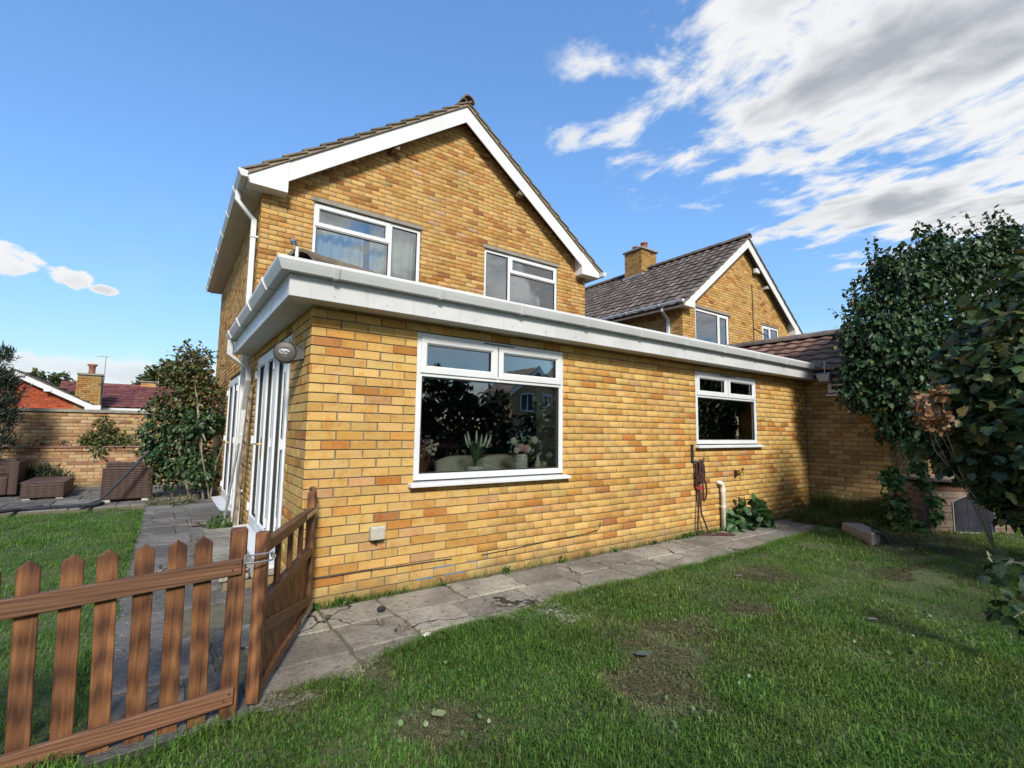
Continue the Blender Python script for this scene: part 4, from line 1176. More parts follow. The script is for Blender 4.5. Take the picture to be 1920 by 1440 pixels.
for k in range(60):
    an = random.uniform(0.1, 3.0); ln = random.uniform(.06, .22); c = Vector((2.24 + math.cos(an) * ln, .23 + random.uniform(-.05, .05), 1.13 + math.sin(an) * ln * 1.05)); s = random.uniform(.018, .032); q = Euler((random.uniform(0, 6), random.uniform(0, 6), random.uniform(0, 6))).to_matrix()
    mb.add([c + q @ Vector(p) * s for p in ((0, -1, 0), (.7, 0, .1), (0, 1, 0), (-.7, 0, .1))], [(0, 1, 2, 3)])
mb.build('leaves', teal, t, stuff=True)
t = thing('dried_flowers', (1.08, .24, .93), 'bunch of brown stems with plum and cream flowers at the left of the big window', 'dried flowers')
mb = MB()
for k in range(40):
    a0 = Vector((1.08 + random.uniform(-.03, .05), .25 + random.uniform(-.03, .03), .93)); mb.tube([a0, a0 + Vector((random.uniform(-.09, .07), 0, .15)), a0 + Vector((random.uniform(-.12, .12), random.uniform(-.04, .04), random.uniform(.22, .34)))], .003, 3, False)
mb.build('stems', plain('dry_stem', (0.16, 0.075, 0.045), (0.24, 0.12, 0.07), 30, 0.8), t, stuff=True)
for (n_, m_, cx, cz, sp) in (('plum_heads', plum, 1.05, 1.27, .08), ('cream_heads', ivo, 1.17, 1.20, .06)):
    mb = MB()
    for k in range(26): mb.lathe_scaled((cx + random.gauss(0, sp * .6), .24 + random.gauss(0, .03), cz + random.gauss(0, sp * .5)), .016, .016, .014, 6, 4)
    mb.build(n_, m_, t, stuff=True)
t = thing('gnome', (2.47, .22, .93), 'small beige gnome ornament with pointed hat in the big window', 'ornament')
mb = MB(); mb.lathe([(.038, 0), (.042, .03), (.03, .06)], (2.47, .22, .932), 12); mb.build('body', M['gnome'], t)
mb = MB(); mb.lathe([(.036, .058), (.022, .10), (.006, .165)], (2.47, .22, .932), 12); mb.build('hat', M['ceramic'], t)
mb = MB(); mb.lathe_scaled((2.465, .187, .99), .009, .009, .009, 8, 5); mb.build('nose', M['gnome'], t)
t = thing('candle_jar', (2.575, .25, .93), 'squat olive glass candle jar at the right of the big window', 'candle')
mb = MB(); mb.lathe([(.045, 0), (.048, .01), (.048, .105), (.044, .108), (.044, .06)], (2.575, .25, .932), 18); mb.build('jar', M['candle'], t, smooth=True)
mb = MB(); mb.lathe([(.043, 0.01), (.043, .055)], (2.575, .25, .932), 14); mb.build('wax', M['ceramic'], t)


def chair(x0, x1, y, lab):
    t = thing('armchair', ((x0 + x1) / 2, y + .25, .05), lab, 'chair', 'cream chairs inside the big window')
    n = 12; vs = []; fs = []; xm = (x0 + x1) / 2; hw = (x1 - x0) / 2
    for k in range(n + 1):
        s = -1 + 2 * k / n; zt = 1.10 - .055 * abs(s) ** 3; yb = y - .05 * math.sqrt(max(0, 1 - s * s))
        for (yy, zz) in ((yb, .5), (yb - .02, zt - .03), (yb + .03, zt), (yb + .08, zt - .03), (yb + .10, .5)): vs.append((xm + s * hw, yy, zz))
    for k in range(n):
        for j in range(4): fs.append((k * 5 + j, k * 5 + j + 1, k * 5 + 6 + j, k * 5 + 5 + j))
    mb = MB(); mb.add(vs, fs + [(0, 1, 2, 3, 4), tuple(n * 5 + i for i in range(5))]); mb.build('backrest', M['cream'], t, smooth=True)
    mb = MB(); mb.box(x0 + .02, x1 - .02, y, y + .48, .42, .54); mb.build('seat', M['cream'], t, bevel=.02, seg=2)
    for a, b_ in ((x0 + .05, y + .03), (x1 - .05, y + .03), (x0 + .05, y + .43), (x1 - .05, y + .43)):
        mb = MB(); mb.tube([(a, b_, .05), (a, b_, .42)], .018, 8); mb.build('leg', M['tablewood'], t, at=(a, b_, .05))


chair(1.44, 1.98, .62, 'cream upholstered chair left of the spiky grass, back to the big window')
chair(1.99, 2.48, .66, 'cream upholstered chair behind the flower vase, back to the big window')
t = thing('dining_chair', (1.90, 1.6, .05), 'dark red wooden dining chair deep inside the big window', 'chair')
for dx in (-.2, .2):
    mb = MB(); mb.box(1.97 + dx - .02, 1.97 + dx + .02, 1.5, 1.54, .05, 1.24); mb.build('leg', M['darkwood'], t, at=(1.97 + dx, 1.5, .05))
for zz in (.9, 1.14):
    mb = MB(); mb.box(1.79, 2.15, 1.505, 1.535, zz, zz + .10); mb.build('back_rail', M['darkwood'], t, at=(1.97, 1.5, zz))
mb = MB(); mb.box(1.76, 2.18, 1.5, 1.9, .46, .5); mb.build('seat', M['darkwood'], t)
for dx in (-.19, .19):
    mb = MB(); mb.box(1.97 + dx - .02, 1.97 + dx + .02, 1.86, 1.9, .05, .46); mb.build('leg', M['darkwood'], t, at=(1.97 + dx, 1.9, .05))
t = thing('sideboard', (2.78, 1.4, .05), 'pale oak sideboard with dark door behind the flower vase', 'sideboard')
mb = MB(); mb.box(2.45, 3.12, 1.15, 1.6, 1.0, 1.05); mb.build('top', M['tablewood'], t, bevel=.004)
mb = MB(); mb.box(2.47, 3.11, 1.18, 1.6, .05, 1.0); mb.build('carcass', M['tablewood'], t)
mb = MB(); mb.box(2.62, 2.78, 1.165, 1.179, .12, .95); mb.build('door', M['room_dark'], t)
green_in = plain('glossy_houseplant', (0.05, 0.13, 0.03), (0.08, 0.19, 0.045), 14, 0.35)
t = vase('leafy_pot_plant', 6.42, .22, 1.232, [(.07, 0), (.085, .02), (.088, .13), (.082, .135), (.08, .1)], M['ceramic'], 'tall broad-leaved plant in a white pot in the kitchen window', 'pot plant')
mb = MB(); mb.tube([(6.42, .22, 1.33), (6.41, .22, 1.6), (6.44, .22, 1.75)], .012, 6); mb.build('stem', green_in, t)
for (dx, dy, dz, s, an) in ((-.04, 0, .42, .16, .3), (.05, 0, .45, .17, -.5), (-.10, .0, .30, .12, .9), (.06, .02, .32, .13, -1.0), (-.02, .03, .26, .12, .5), (.0, -.03, .36, .15, -.2), (-.16, 0, .37, .07, 1.3)):
    mb = MB(); c = Vector((6.42 + dx, .22 + dy, 1.232 + dz)); q = Matrix.Rotation(an, 3, 'Y')
    mb.add([c + q @ (Vector(p) * s) for p in ((0, 0, -.7), (.42, -.1, -.1), (.36, -.15, .45), (0, -.05, .95), (-.36, -.15, .45), (-.42, -.1, -.1), (0, .08, .1))], [(0, 1, 6), (1, 2, 6), (2, 3, 6), (3, 4, 6), (4, 5, 6), (5, 0, 6)]); mb.build('leaf', green_in, t, at=c)
t = vase('small_orchid', 5.95, .2, 1.232, [(.04, 0), (.05, .06), (.045, .065)], M['ceramic'], 'small orchid in a low white bowl in the kitchen window', 'pot plant')
mb = MB()
for k in range(14):
    a0 = Vector((5.95, .2, 1.28)); mb.tube([a0, a0 + Vector((random.uniform(-.1, .1), 0, random.uniform(.05, .15))), a0 + Vector((random.uniform(-.12, .12), 0, random.uniform(.08, .28)))], .006, 4, False, [.006, .009, .002])
mb.build('leaves', green_in, t, stuff=True)
t = vase('white_dish', 5.78, .2, 1.232, [(.05, 0), (.06, .03), (.05, .05)], M['ceramic'], 'small white bowl left of the orchid', 'bowl')
t = thing('photo_card', (5.55, .22, 1.23), 'small tan card standing at the left of the kitchen window', 'card')
mb = MB(); mb.add([(5.46, .2, 1.232), (5.62, .2, 1.232), (5.62, .23, 1.34), (5.46, .23, 1.34), (5.46, .207, 1.232), (5.62, .207, 1.232), (5.62, .237, 1.34), (5.46, .237, 1.34)], [(0, 1, 2, 3), (4, 5, 6, 7), (0, 1, 5, 4), (1, 2, 6, 5), (2, 3, 7, 6), (3, 0, 4, 7)]); mb.build('card', plain('tan_card', (0.40, 0.30, 0.20), rough=0.7), t)
#@@PART3
# ================================================================== neighbouring house
NX0, NX1, NY = 10.05, 16.15, 3.62
NA = (NX0 + NX1) / 2; NZA = 7.30; NP = 0.775


def nz_(x): return NZA - NP * abs(x - NA)


nb = thing('neighbouring_house', (NA, 7, 0), 'brick gabled house with dark pantile roof beyond the garage', 'house')
nh = [(10.62 - NX0, 12.28 - NX0, 1.0, 2.30), (14.18 - NX0, 15.24 - NX0, 1.5, 2.32)]
mb = MB(); wall_slab(mb, (NX0 + .007, NY, 2.5), 0, 6.09, 2.5, nh)
mb.prism([(NX0 + .007, NY + .007, 5.0), (NX1 - .007, NY + .007, 5.0), (NA, NY + .007, NZA - .16)], (0, .11, 0))
mb.box(NX0 + .007, NX0 + .12, NY + .125, 12.5, 0, 4.9); mb.box(NX0 + .007, NX1 - .01, NY + .01, NY + .12, 0, 2.5); mb.box(NX1 - .12, NX1 - .01, NY + .125, 12.5, 0, 4.9); mb.box(NX0 + .12, NX1 - .12, 12.4, 12.5, 0, 4.9)
mb.build('wall', M['mortar'], nb)


def nspan(v):
    z = v + 2.4; k = (NZA - 0.17 - z) / NP
    return (max(0, NA - k - NX0), min(6.10, NA + k - NX0)) if z > 4.9 else (0, 6.10)


bk = lay_bricks((NX0, NY, 2.4), 0, 6.10, NZA - 2.55, [(a, b, c + .1, d + .1) for a, b, c, d in nh], nspan, PAL_GABLE)
bk += lay_bricks((NX0, 9.0, 2.4), R(-90), 9.0 - NY, 2.45, (), None, PAL_GABLE)
place_bricks(bk, nb, 150)
window(nb, TR((10.62, NY + .02, 3.5)), 1.66, 1.28, [(1.10, 1.16, .055, 1.225)], [(1.13, 1.63, .03, 1.25)], [(.055, 1.10, .055, 1.225), (1.185, 1.575, .085, 1.195)], None, M['glass_up'])
window(nb, TR((14.18, NY + .02, 4.0)), 1.06, 0.80, [(.50, .56, .055, .745)], [(.03, .52, .03, .77)], [(.085, .465, .085, .715), (.56, 1.005, .055, .745)], None, M['glass_up'])
mb = MB(); mb.box(10.3, 15.9, 4.6, 4.64, 2.6, 4.9); mb.build('room_wall', M['white_wall'], nb)
mb = MB(); mb.box(10.58, 12.32, NY - .02, NY + .03, 4.805, 4.87, .004); mb.build('lintel', M['concrete'], nb)
NC = 1 / math.sqrt(1 + NP * NP); NS = NP * NC
for sgn in (-1, 1):
    xe = NA + sgn * 3.36; f = lambda t: NA + sgn * t
    mb = MB(); mb.prism([(NA, NY - .20, NZA - .02), (xe, NY - .20, nz_(xe) - .02), (xe, NY - .20, nz_(xe) - .06), (NA, NY - .20, NZA - .06)], (0, 9.2, 0)); mb.build('roof_boarding', M['roofing_felt'], nb)
    mb = MB(); mb.prism([(NA, NY - .24, NZA - .01), (xe, NY - .24, nz_(xe) - .01), (xe, NY - .24, nz_(xe) + .035), (NA, NY - .24, NZA + .035)], (0, .12, 0)); mb.build('verge_bedding', M['bedding'], nb)
    roof_slope(nb, (xe, NY - .255, nz_(xe) + .012), (0, 1, 0), (-sgn * NC, 0, NS), 30, 14, M['tile_dark'], 290 if sgn < 0 else 14, .30, .305, first_verge=sgn > 0)
    mb = MB(); mb.prism([(NA, NY - .215, NZA - .02), (f(2.82), NY - .215, nz_(f(2.82)) - .02), (f(2.82), NY - .215, nz_(f(2.82)) - .27), (NA, NY - .215, NZA - .29)], (0, .022, 0)); mb.build('bargeboard', M['upvc'], nb, at=(NA, NY - .2, NZA))
    mb = MB(); mb.prism([(f(2.81), NY - .225, nz_(f(2.81)) - .02), (f(3.26), NY - .225, nz_(f(3.26)) - .02), (f(3.26), NY - .225, 4.68), (f(2.81), NY - .225, 4.68)], (0, .235, 0)); mb.build('eaves_box', M['upvc'], nb, at=(f(2.81), NY - .2, 4.7))
    xs = sorted((f(3.05), f(3.24))); mb = MB(); mb.box(xs[0], xs[1], NY + .01, 12.6, 4.69, 4.70); mb.build('soffit', M['soffit'], nb)
    xs = sorted((f(3.24), f(3.262))); mb = MB(); mb.box(xs[0], xs[1], NY + .012, 12.6, 4.67, 4.80); mb.build('fascia', M['upvc'], nb)
gutter(nb, [(NA - 3.265, 12.6, 4.74), (NA - 3.265, NY - .22, 4.74)], M['upvc'], 1.1)
gutter(nb, [(NA + 3.265, NY - .22, 4.74), (NA + 3.265, 12.6, 4.74)], M['upvc'], 4)
ridge_tiles(nb, (NA, NY - .26, NZA + .03), (NA, 12.7, NZA + .03), M['tile_dark'], .13, .45)
mb = MB(); sqpipe(mb, [(NX0 - .28, NY + .42, 4.74), (NX0 - .28, NY + .42, 4.62), (NX0 - .05, NY + .42, 4.42), (NX0 - .05, NY + .42, 2.4)], .068); mb.build('downpipe', M['upvc'], nb)
mb = MB(); sqpipe(mb, [(NX1 + .28, NY + .1, 4.74), (NX1 + .28, NY + .1, 4.6), (NX1 - .12, NY - .05, 4.4), (NX1 - .12, NY - .05, 2.4)], .065); mb.build('downpipe', M['upvc'], nb)
mb = MB(); mb.tube([(13.62, NY - .012, 6.0), (13.64, NY - .012, 4.0), (13.62, NY - .012, 2.6)], .012, 5); mb.tube([(13.64, NY - .012, 4.62), (14.6, NY - .012, 4.45)], .01, 5); mb.build('wall_cable', M['black'], nb)
lt = thing('security_light', (13.74, NY - .08, 6.4), 'small white floodlight high on the far gable', 'floodlight')
mb = MB(); mb.box(13.64, 13.86, NY - .16, NY - .06, 6.36, 6.50); mb.build('lamp_head', M['upvc'], lt, bevel=.01)
mb = MB(); mb.box(13.72, 13.78, NY - .06, NY + .005, 6.40, 6.46); mb.build('bracket', M['upvc'], lt)
mb = MB(); mb.box(14.30, 14.42, NY - .15, NY + .01, 5.98, 6.06); mb.build('purlin_end', M['upvc'], nb)
ch = thing('chimney', (NA, 7.5, 6.6), 'square brick chimney with two terracotta pots on the dark roof', 'chimney')
mb = MB(); mb.box(NA - .40, NA + .40, 7.12, 7.88, 6.4, 8.02); mb.build('stack', M['mortar'], ch)
cb = lay_bricks((NA - .42, 7.10, 6.4), 0, .84, 1.62, (), None, PAL_GABLE) + lay_bricks((NA - .42, 7.90, 6.4), R(-90), .80, 1.62, (), None, PAL_GABLE, 1)
place_bricks([(a, b, c, d, tuple(.72 * q for q in e)) for a, b, c, d, e in cb], ch, len(cb))
mb = MB(); mb.box(NA - .48, NA + .48, 7.04, 7.96, 8.02, 8.09); mb.build('capping', M['concrete'], ch, bevel=.01)
mb = MB(); mb.box(NA - .46, NA + .1, 7.05, 7.95, 6.98, 7.10, .02); mb.build('flashing', M['lead'], ch)
for dy, hh in ((-.18, .30), (.2, .26)):
    mb = MB(); mb.lathe([(.15, 0), (.12, .05), (.115, hh - .05), (.135, hh - .04), (.135, hh), (.10, hh), (.10, .1)], (NA, 7.5 + dy, 8.09), 14); mb.build('chimney_pot', M['terracotta'], ch, at=(NA, 7.5 + dy, 8.09), smooth=True)

# ================================================================== garage between the houses
ga = thing('garage', (10, 1.5, 0), 'low brick garage with maroon pantile roof joined to the extension end', 'garage')
GY = -1.20
mb = MB(); wall_slab(mb, (8.43, 0.0, -.1), R(-90), -GY, 2.6, [(.38, 1.0, 2.20, 2.50)]); mb.box(8.55, 11.5, GY, GY + .1, -.1, 2.5); mb.box(11.4, 11.5, GY + .1, 3.5, -.1, 2.5); mb.build('wall', M['mortar'], ga)
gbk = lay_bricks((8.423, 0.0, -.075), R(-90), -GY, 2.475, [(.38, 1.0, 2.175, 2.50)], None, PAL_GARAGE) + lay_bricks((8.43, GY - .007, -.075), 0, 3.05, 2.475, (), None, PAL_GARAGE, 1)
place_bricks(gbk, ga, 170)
GR = 10.0; GZ = 3.37; gp = (GZ - 2.47) / (GR - 8.22)
gc = 1 / math.sqrt(1 + gp * gp); gs = gp * gc
for sgn in (-1, 1):
    xe = GR + sgn * 1.80
    mb = MB(); mb.prism([(GR, GY - .2, GZ - .03), (xe, GY - .2, GZ - gp * 1.8 - .03), (xe, GY - .2, GZ - gp * 1.8 - .06), (GR, GY - .2, GZ - .06)], (0, 3.58 - GY + .2, 0)); mb.build('roof_boarding', M['roofing_felt'], ga)
    roof_slope(ga, (xe, GY - .22, GZ - gp * 1.8), (0, 1, 0), (-sgn * gc, 0, gs), 17, 7, M['tile_red'], 119 if sgn < 0 else 0, .295, .29)
ridge_tiles(ga, (GR, GY - .25, GZ + .03), (GR, 3.5, GZ + .03), M['tile_dark'], .12, .42)
mb = MB(); mb.box(8.225, 8.247, GY - .2, -.24, 2.34, 2.46); mb.build('fascia', M['flap'], ga)
mb = MB(); mb.box(8.25, 8.42, GY - .2, -.24, 2.345, 2.355); mb.build('soffit', M['soffit'], ga)
Tg = face_negx(8.41, -0.38, 2.10)
window(ga, Tg, .62, .26, [(.055, .565, .12, .15)], [], [(.055, .565, .055, .12), (.055, .565, .15, .205)], (-.02, .64, .04))
fl = thing('outdoor_floodlight', (8.32, -.42, 2.42), 'blue-grey floodlight on the garage eaves beside the shrub', 'floodlight')
mb = MB(); mb.add([(8.14, -.52, 2.27), (8.14, -.34, 2.27), (8.26, -.34, 2.25), (8.26, -.52, 2.25), (8.10, -.55, 2.42), (8.10, -.31, 2.42), (8.24, -.33, 2.45), (8.24, -.53, 2.45)], [(0, 1, 2, 3), (4, 5, 6, 7), (0, 1, 5, 4), (1, 2, 6, 5), (2, 3, 7, 6), (3, 0, 4, 7)]); mb.build('lamp_head', M['flood'], fl, bevel=.01)
mb = MB(); mb.add([(8.139, -.50, 2.285), (8.139, -.36, 2.285), (8.101, -.33, 2.405), (8.101, -.53, 2.405), (8.132, -.50, 2.285), (8.132, -.36, 2.285), (8.094, -.33, 2.405), (8.094, -.53, 2.405)], [(0, 1, 2, 3), (4, 5, 6, 7), (0, 1, 5, 4), (1, 2, 6, 5), (2, 3, 7, 6), (3, 0, 4, 7)]); mb.build('lens', M['logo'], fl)
mb = MB(); mb.tube([(8.19, -.43, 2.44), (8.18, -.43, 2.56), (8.22, -.43, 2.62)], .012, 6); mb.build('bracket', M['metal'], fl)

# ================================================================== garden wall, bungalow at the back of the left garden
gw = thing('garden_wall', (-3, 10.3, 0), 'stepped buff brick garden wall with coping behind the patio', 'wall')
mb = MB(); mb.box(-9, .6, 10.107, 10.25, -.1, .86); mb.box(-9, .6, 10.407, 10.55, -.1, 1.66); mb.build('wall_core', M['mortar'], gw)
w_lo = lay_bricks((-9, 10.1, -.04), 0, 9.6, .90, (), None, PAL_GARDEN); w_hi = lay_bricks((-9, 10.4, .86), 0, 9.6, .75, (), None, PAL_GARDEN, 1)
place_bricks([b for b in w_lo + w_hi], gw, 300)
mb = MB(); mb.box(-9, .6, 10.07, 10.26, .862, .895); mb.build('coping', M['tile_red'], gw)
mb = MB(); mb.box(-9, .6, 10.08, 10.25, .78, .79); mb.build('creasing', M['tile_red'], gw)
mb = MB(); mb.box(-9, .6, 10.36, 10.60, 1.635, 1.70); mb.build('coping', M['concrete'], gw)
mb = MB(); mb.box(-9, .6, 10.26, 10.405, .5, .80); mb.build('planter_soil', M['soil'], gw)

bu = thing('bungalow', (-5, 22, 0), 'red brick bungalow with maroon tiled roof beyond the garden wall', 'house')
BX, BZ, BP, BY = -5.55, 3.28, .52, 20.0


def bz(x): return BZ - BP * abs(x - BX)


mb = MB(); mb.prism([(BX - 2.2, BY + .007, -.1), (BX + 2.2, BY + .007, -.1), (BX + 2.2, BY + .007, bz(BX + 2.2) - .1), (BX, BY + .007, BZ - .1), (BX - 2.2, BY + .007, bz(BX - 2.2) - .1)], (0, 5, 0)); mb.box(-3.3, 5.0, 21.2, 24.0, -.1, 2.15); mb.build('wall', M['brick_red_far'], bu)
bspan = lambda v: (max(0, 2.2 - (BZ - .12 - v - 1.0) / BP), min(4.4, 2.2 + (BZ - .12 - v - 1.0) / BP))
place_bricks(lay_bricks((BX - 2.2, BY, 1.0), 0, 4.4, BZ - 1.15, (), bspan, PAL_RED), bu, 0)
for sgn in (-1, 1):
    xe = BX + sgn * 2.42
    mb = MB(); mb.prism([(BX, BY - .2, BZ), (xe, BY - .2, bz(xe)), (xe, BY - .2, bz(xe) - .05), (BX, BY - .2, BZ - .05)], (0, 5, 0)); mb.build('roof_boarding', M['roofing_felt'], bu)
    cc = 1 / math.sqrt(1 + BP * BP)
    roof_slope(bu, (xe, BY - .22, bz(xe) + .01), (0, 1, 0), (-sgn * cc, 0, BP * cc), 14, 9, M['tile_grey'], 0, .33, .30)
    mb = MB(); mb.prism([(BX, BY - .225, BZ - .0), (xe, BY - .225, bz(xe) - .0), (xe, BY - .225, bz(xe) - .19), (BX, BY - .225, BZ - .19)], (0, .03, 0)); mb.build('bargeboard', M['upvc'], bu, at=(BX, BY - .2, BZ))
mb = MB(); mb.box(BX + 2.1, BX + 2.55, BY - .25, BY, 1.82, 2.08); mb.build('eaves_box', M['upvc'], bu)
mb = MB(); mb.box(BX + .95, BX + 1.15, BY - .25, BY - .22, 2.52, 2.62); mb.build('purlin_end', M['upvc'], bu)
bp2 = .42; c2 = 1 / math.sqrt(1 + bp2 ** 2)
mb = MB(); mb.prism([(-3.4, 20.8, 2.02), (-3.4, 23.1, 2.02 + 2.3 * bp2), (-3.4, 25.4, 2.02), (-3.4, 25.4, 1.97), (-3.4, 23.1, 1.97 + 2.3 * bp2), (-3.4, 20.8, 1.97)], (8.5, 0, 0)); mb.build('roof_boarding', M['roofing_felt'], bu)
roof_slope(bu, (-3.4, 20.75, 2.04), (1, 0, 0), (0, c2, bp2 * c2), 26, 8, M['tile_maroon'], 200, .325, .315)
roof_slope(bu, (-5.6, 20.75, 2.04), (1, 0, 0), (0, c2, bp2 * c2), 7, 8, M['tile_maroon'], 0, .325, .315, keep=lambda c: c.z > bz(c.x) + .05 and c.x > BX)
ridge_tiles(bu, (-4.6, 23.1, 2.06 + 2.3 * bp2), (5.1, 23.1, 2.06 + 2.3 * bp2), M['tile_maroon'], .13, .45)
mb = MB(); mb.box(-3.2, 5.1, 20.70, 20.78, 1.93, 2.02); mb.build('gutter', M['upvc'], bu)
ch = thing('brick_chimney', (-3.35, 20.4, 1.5), 'tall tapering buff brick chimney beside the red gable', 'chimney')
T1 = lambda z: .40 - .05 * (z - 1.6) / 1.7
mb = MB(); a, b_ = .40, .34
mb.add([(-3.42 - a, 20.0, 1.2), (-3.42 + a, 20.0, 1.2), (-3.42 + a, 20.6, 1.2), (-3.42 - a, 20.6, 1.2), (-3.42 - b_, 20.02, 3.22), (-3.42 + b_, 20.02, 3.22), (-3.42 + b_, 20.58, 3.22), (-3.42 - b_, 20.58, 3.22)], [(0, 1, 2, 3), (4, 5, 6, 7), (0, 1, 5, 4), (1, 2, 6, 5), (2, 3, 7, 6), (3, 0, 4, 7)]); mb.build('stack', M['mortar'], ch)
place_bricks(lay_bricks((-3.42 - .40, 19.99, 1.2), 0, .80, 2.02, (), lambda v: (.06 * v / 2.0, .80 - .06 * v / 2.0), [(w, tuple(.7 * q for q in c)) for w, c in PAL_GABLE]), ch, 200)
mb = MB(); mb.box(-3.42 - .37, -3.42 + .37, 19.97, 20.62, 3.22, 3.28); mb.build('capping', M['concrete'], ch)
mb = MB(); mb.lathe([(.12, 0), (.10, .08), (.10, .28), (.15, .32), (.15, .38), (.10, .38), (.08, .2)], (-3.4, 20.3, 3.28), 12); mb.build('chimney_pot', M['terracotta'], ch, smooth=True)
ae = thing('chimney_aerial', (-3.08, 20.5, 2.5), 'slender rooftop aerial rising beside the tapering chimney', 'aerial')
mb = MB(); mb.tube([(-3.06, 20.65, 2.4), (-3.06, 20.65, 4.05)], .018, 6); mb.build('mast', M['metal'], ae)
mb = MB(); mb.tube([(-3.35, 20.65, 4.03), (-2.95, 20.65, 4.03)], .012, 5)
for x in np.linspace(-3.3, -2.98, 5): mb.tube([(x, 20.5, 4.03), (x, 20.8, 4.03)], .008, 5)
mb.build('antenna', M['metal'], ae)
ch = thing('low_chimney', (-1.75, 23.2, 2.6), 'short square brick chimney on the maroon ridge', 'chimney')
mb = MB(); mb.box(-2.0, -1.45, 23.0, 23.5, 2.4, 3.28); mb.build('stack', M['mortar'], ch)
place_bricks(lay_bricks((-2.0, 22.99, 2.55), 0, .55, .72, (), None, PAL_GABLE), ch, 40)
mb = MB(); mb.box(-2.03, -1.42, 22.96, 23.53, 3.28, 3.33); mb.build('capping', M['concrete'], ch)
o = MB(); o.tube([(-1.38, 23.3, 2.6), (-1.38, 23.3, 4.05)], .02, 6); o = o.build('roof_pole', M['metal']); tag(o, 'bare pole standing beside the short square chimney', 'pole')

# a pair of gabled houses across the back, seen mirrored in the window
oh = thing('opposite_house', (17, -21, 0), 'buff brick house with twin gables across the back gardens', 'house')
for (x0, x1, yf, za) in ((14.8, 18.3, -18.0, 5.0), (18.4, 23.0, -17.4, 6.2)):
    xm = (x0 + x1) / 2; ze = za - .75 * (x1 - x0) / 2
    mb = MB(); mb.prism([(x0, yf, 0), (x1, yf, 0), (x1, yf, ze), (xm, yf, za), (x0, yf, ze)], (0, -2.6, 0)); mb.build('wall', plain('buff_far', (0.34, 0.24, 0.12), (0.27, 0.18, 0.085), 5, .9), oh, at=(xm, yf, 0))
    for s, xa in ((-1, x0), (1, x1)):
        xo = xa + s * .3; zo = ze - .225
        mb = MB(); mb.prism([(xm, yf + .25, za + .12), (xo, yf + .25, zo + .12), (xo, yf + .25, zo), (xm, yf + .25, za)], (0, -3.0, 0)); mb.build('roof', M['tile_dark'], oh, at=(xm, yf, za))
        mb = MB(); mb.prism([(xm, yf + .27, za + .05), (xo, yf + .27, zo + .05), (xo, yf + .27, zo - .2), (xm, yf + .27, za - .2)], (0, -.02, 0)); mb.build('bargeboard', M['upvc'], oh, at=(xm, yf, za))
    for wx, wz, ww, wh in ((xm - 1.2, 2.5, 1.0, 1.0), (xm + .5, 2.6, .7, .9), (xm - 1.0, .6, 1.5, 1.2)):
        mb = MB(); mb.M = TR((wx, yf + .03, wz)); frame_bars(mb, 0, ww, 0, wh, .07, 0, .05, False); mb.box(ww / 2 - .03, ww / 2 + .03, 0, .05, .07, wh - .07); w_ = mb.build('window', M['upvc'], oh, at=(wx, yf, wz))
        mb = MB(); mb.box(wx + .07, wx + ww - .07, yf + .005, yf + .02, wz + .07, wz + wh - .07); mb.build('pane', M['room_dark'], w_, at=(wx, yf, wz))

# ================================================================== fence and gate
fe = thing('picket_fence', (-1.2, -1.22, 0), 'stained wooden picket fence with pointed pales at the lawn corner', 'fence')
TILT = R(3.0)
for i, x in enumerate((-1.50, -1.385, -1.262, -1.14, -1.02, -0.90, -0.785, -0.672)):
    w = 0.036; top = 0.84 + (x + 1.0) * 0.05; bt = 0.02 + (i in (4, 5, 6, 7)) * .0
    mb = MB(); jw = random.uniform(-.003, .003)
    pr = [(-w + jw, 0, 0.0), (w + jw, 0, 0.0), (w, 0, top - 0.032), (random.uniform(-.004, .004), 0, top), (-w, 0, top - 0.030)]
    mb.M = TR((x, -1.222, 0)) @ Matrix.Rotation(-TILT * .6 + random.gauss(0, R(.5)), 4, 'Y')
    mb.prism(pr, (0, 0.018, 0)); mb.build('picket', M['wood_z'], fe, at=(x, -1.21, 0), bevel=0.003)
for (xl, zl, zr) in ((-2.2, .585, .70), (-2.2, .005, .105)):
    mb = MB(); y0 = -1.252; h_ = .038
    mb.prism([(xl, y0, zl - h_ + .02), (-0.535, y0, zr - h_), (-0.535, y0, zr + h_), (xl, y0, zl + h_ + .02)], (0, .028, 0)); o = mb.build('rail', M['wood_x'], fe, at=(-1.3, y0, zl), bevel=0.003)
    for dz in (-.012, .014):
        n_ = MB(); n_.tube([(-.565 + dz * .8, y0 - .002, zr + dz), (-.565 + dz * .8, y0 + .004, zr + dz)], .0045, 6); n_.build('nail', M['black'], o, at=(-.56, y0, zr + dz))
mb = MB(); mb.box(-.585, -.515, -1.235, -1.165, -.1, .875); mb.build('post', M['wood_z'], fe, at=(-.55, -1.2, 0), bevel=0.006)
for x in (-2.3,):
    mb = MB(); mb.box(x - .04, x + .04, -1.235, -1.165, -.1, .86); mb.build('post', M['wood_z'], fe, at=(x, -1.2, 0), bevel=0.006)
for x in (-1.62, -1.74, -1.86, -1.98, -2.10):
    mb = MB(); w = .036; mb.prism([(x - w, -1.222, 0), (x + w, -1.222, 0), (x + w, -1.222, .76), (x, -1.222, .79), (x - w, -1.222, .76)], (0, .018, 0)); mb.build('picket', M['wood_z'], fe, at=(x, -1.21, 0), bevel=.003)

gt = thing('garden_gate', (-.2, -.7, 0), 'stained wooden garden gate with boarded lower half meeting the wall corner', 'gate')
P0 = Vector((-0.455, -1.225, 0)); P1 = Vector((0.035, -0.165, 0)); gd = (P1 - P0); GL = gd.length; ang = math.atan2(gd.y, gd.x)
GT = TR(P0) @ Matrix.Rotation(ang, 4, 'Z')       # local x along the gate, local -y faces the lawn


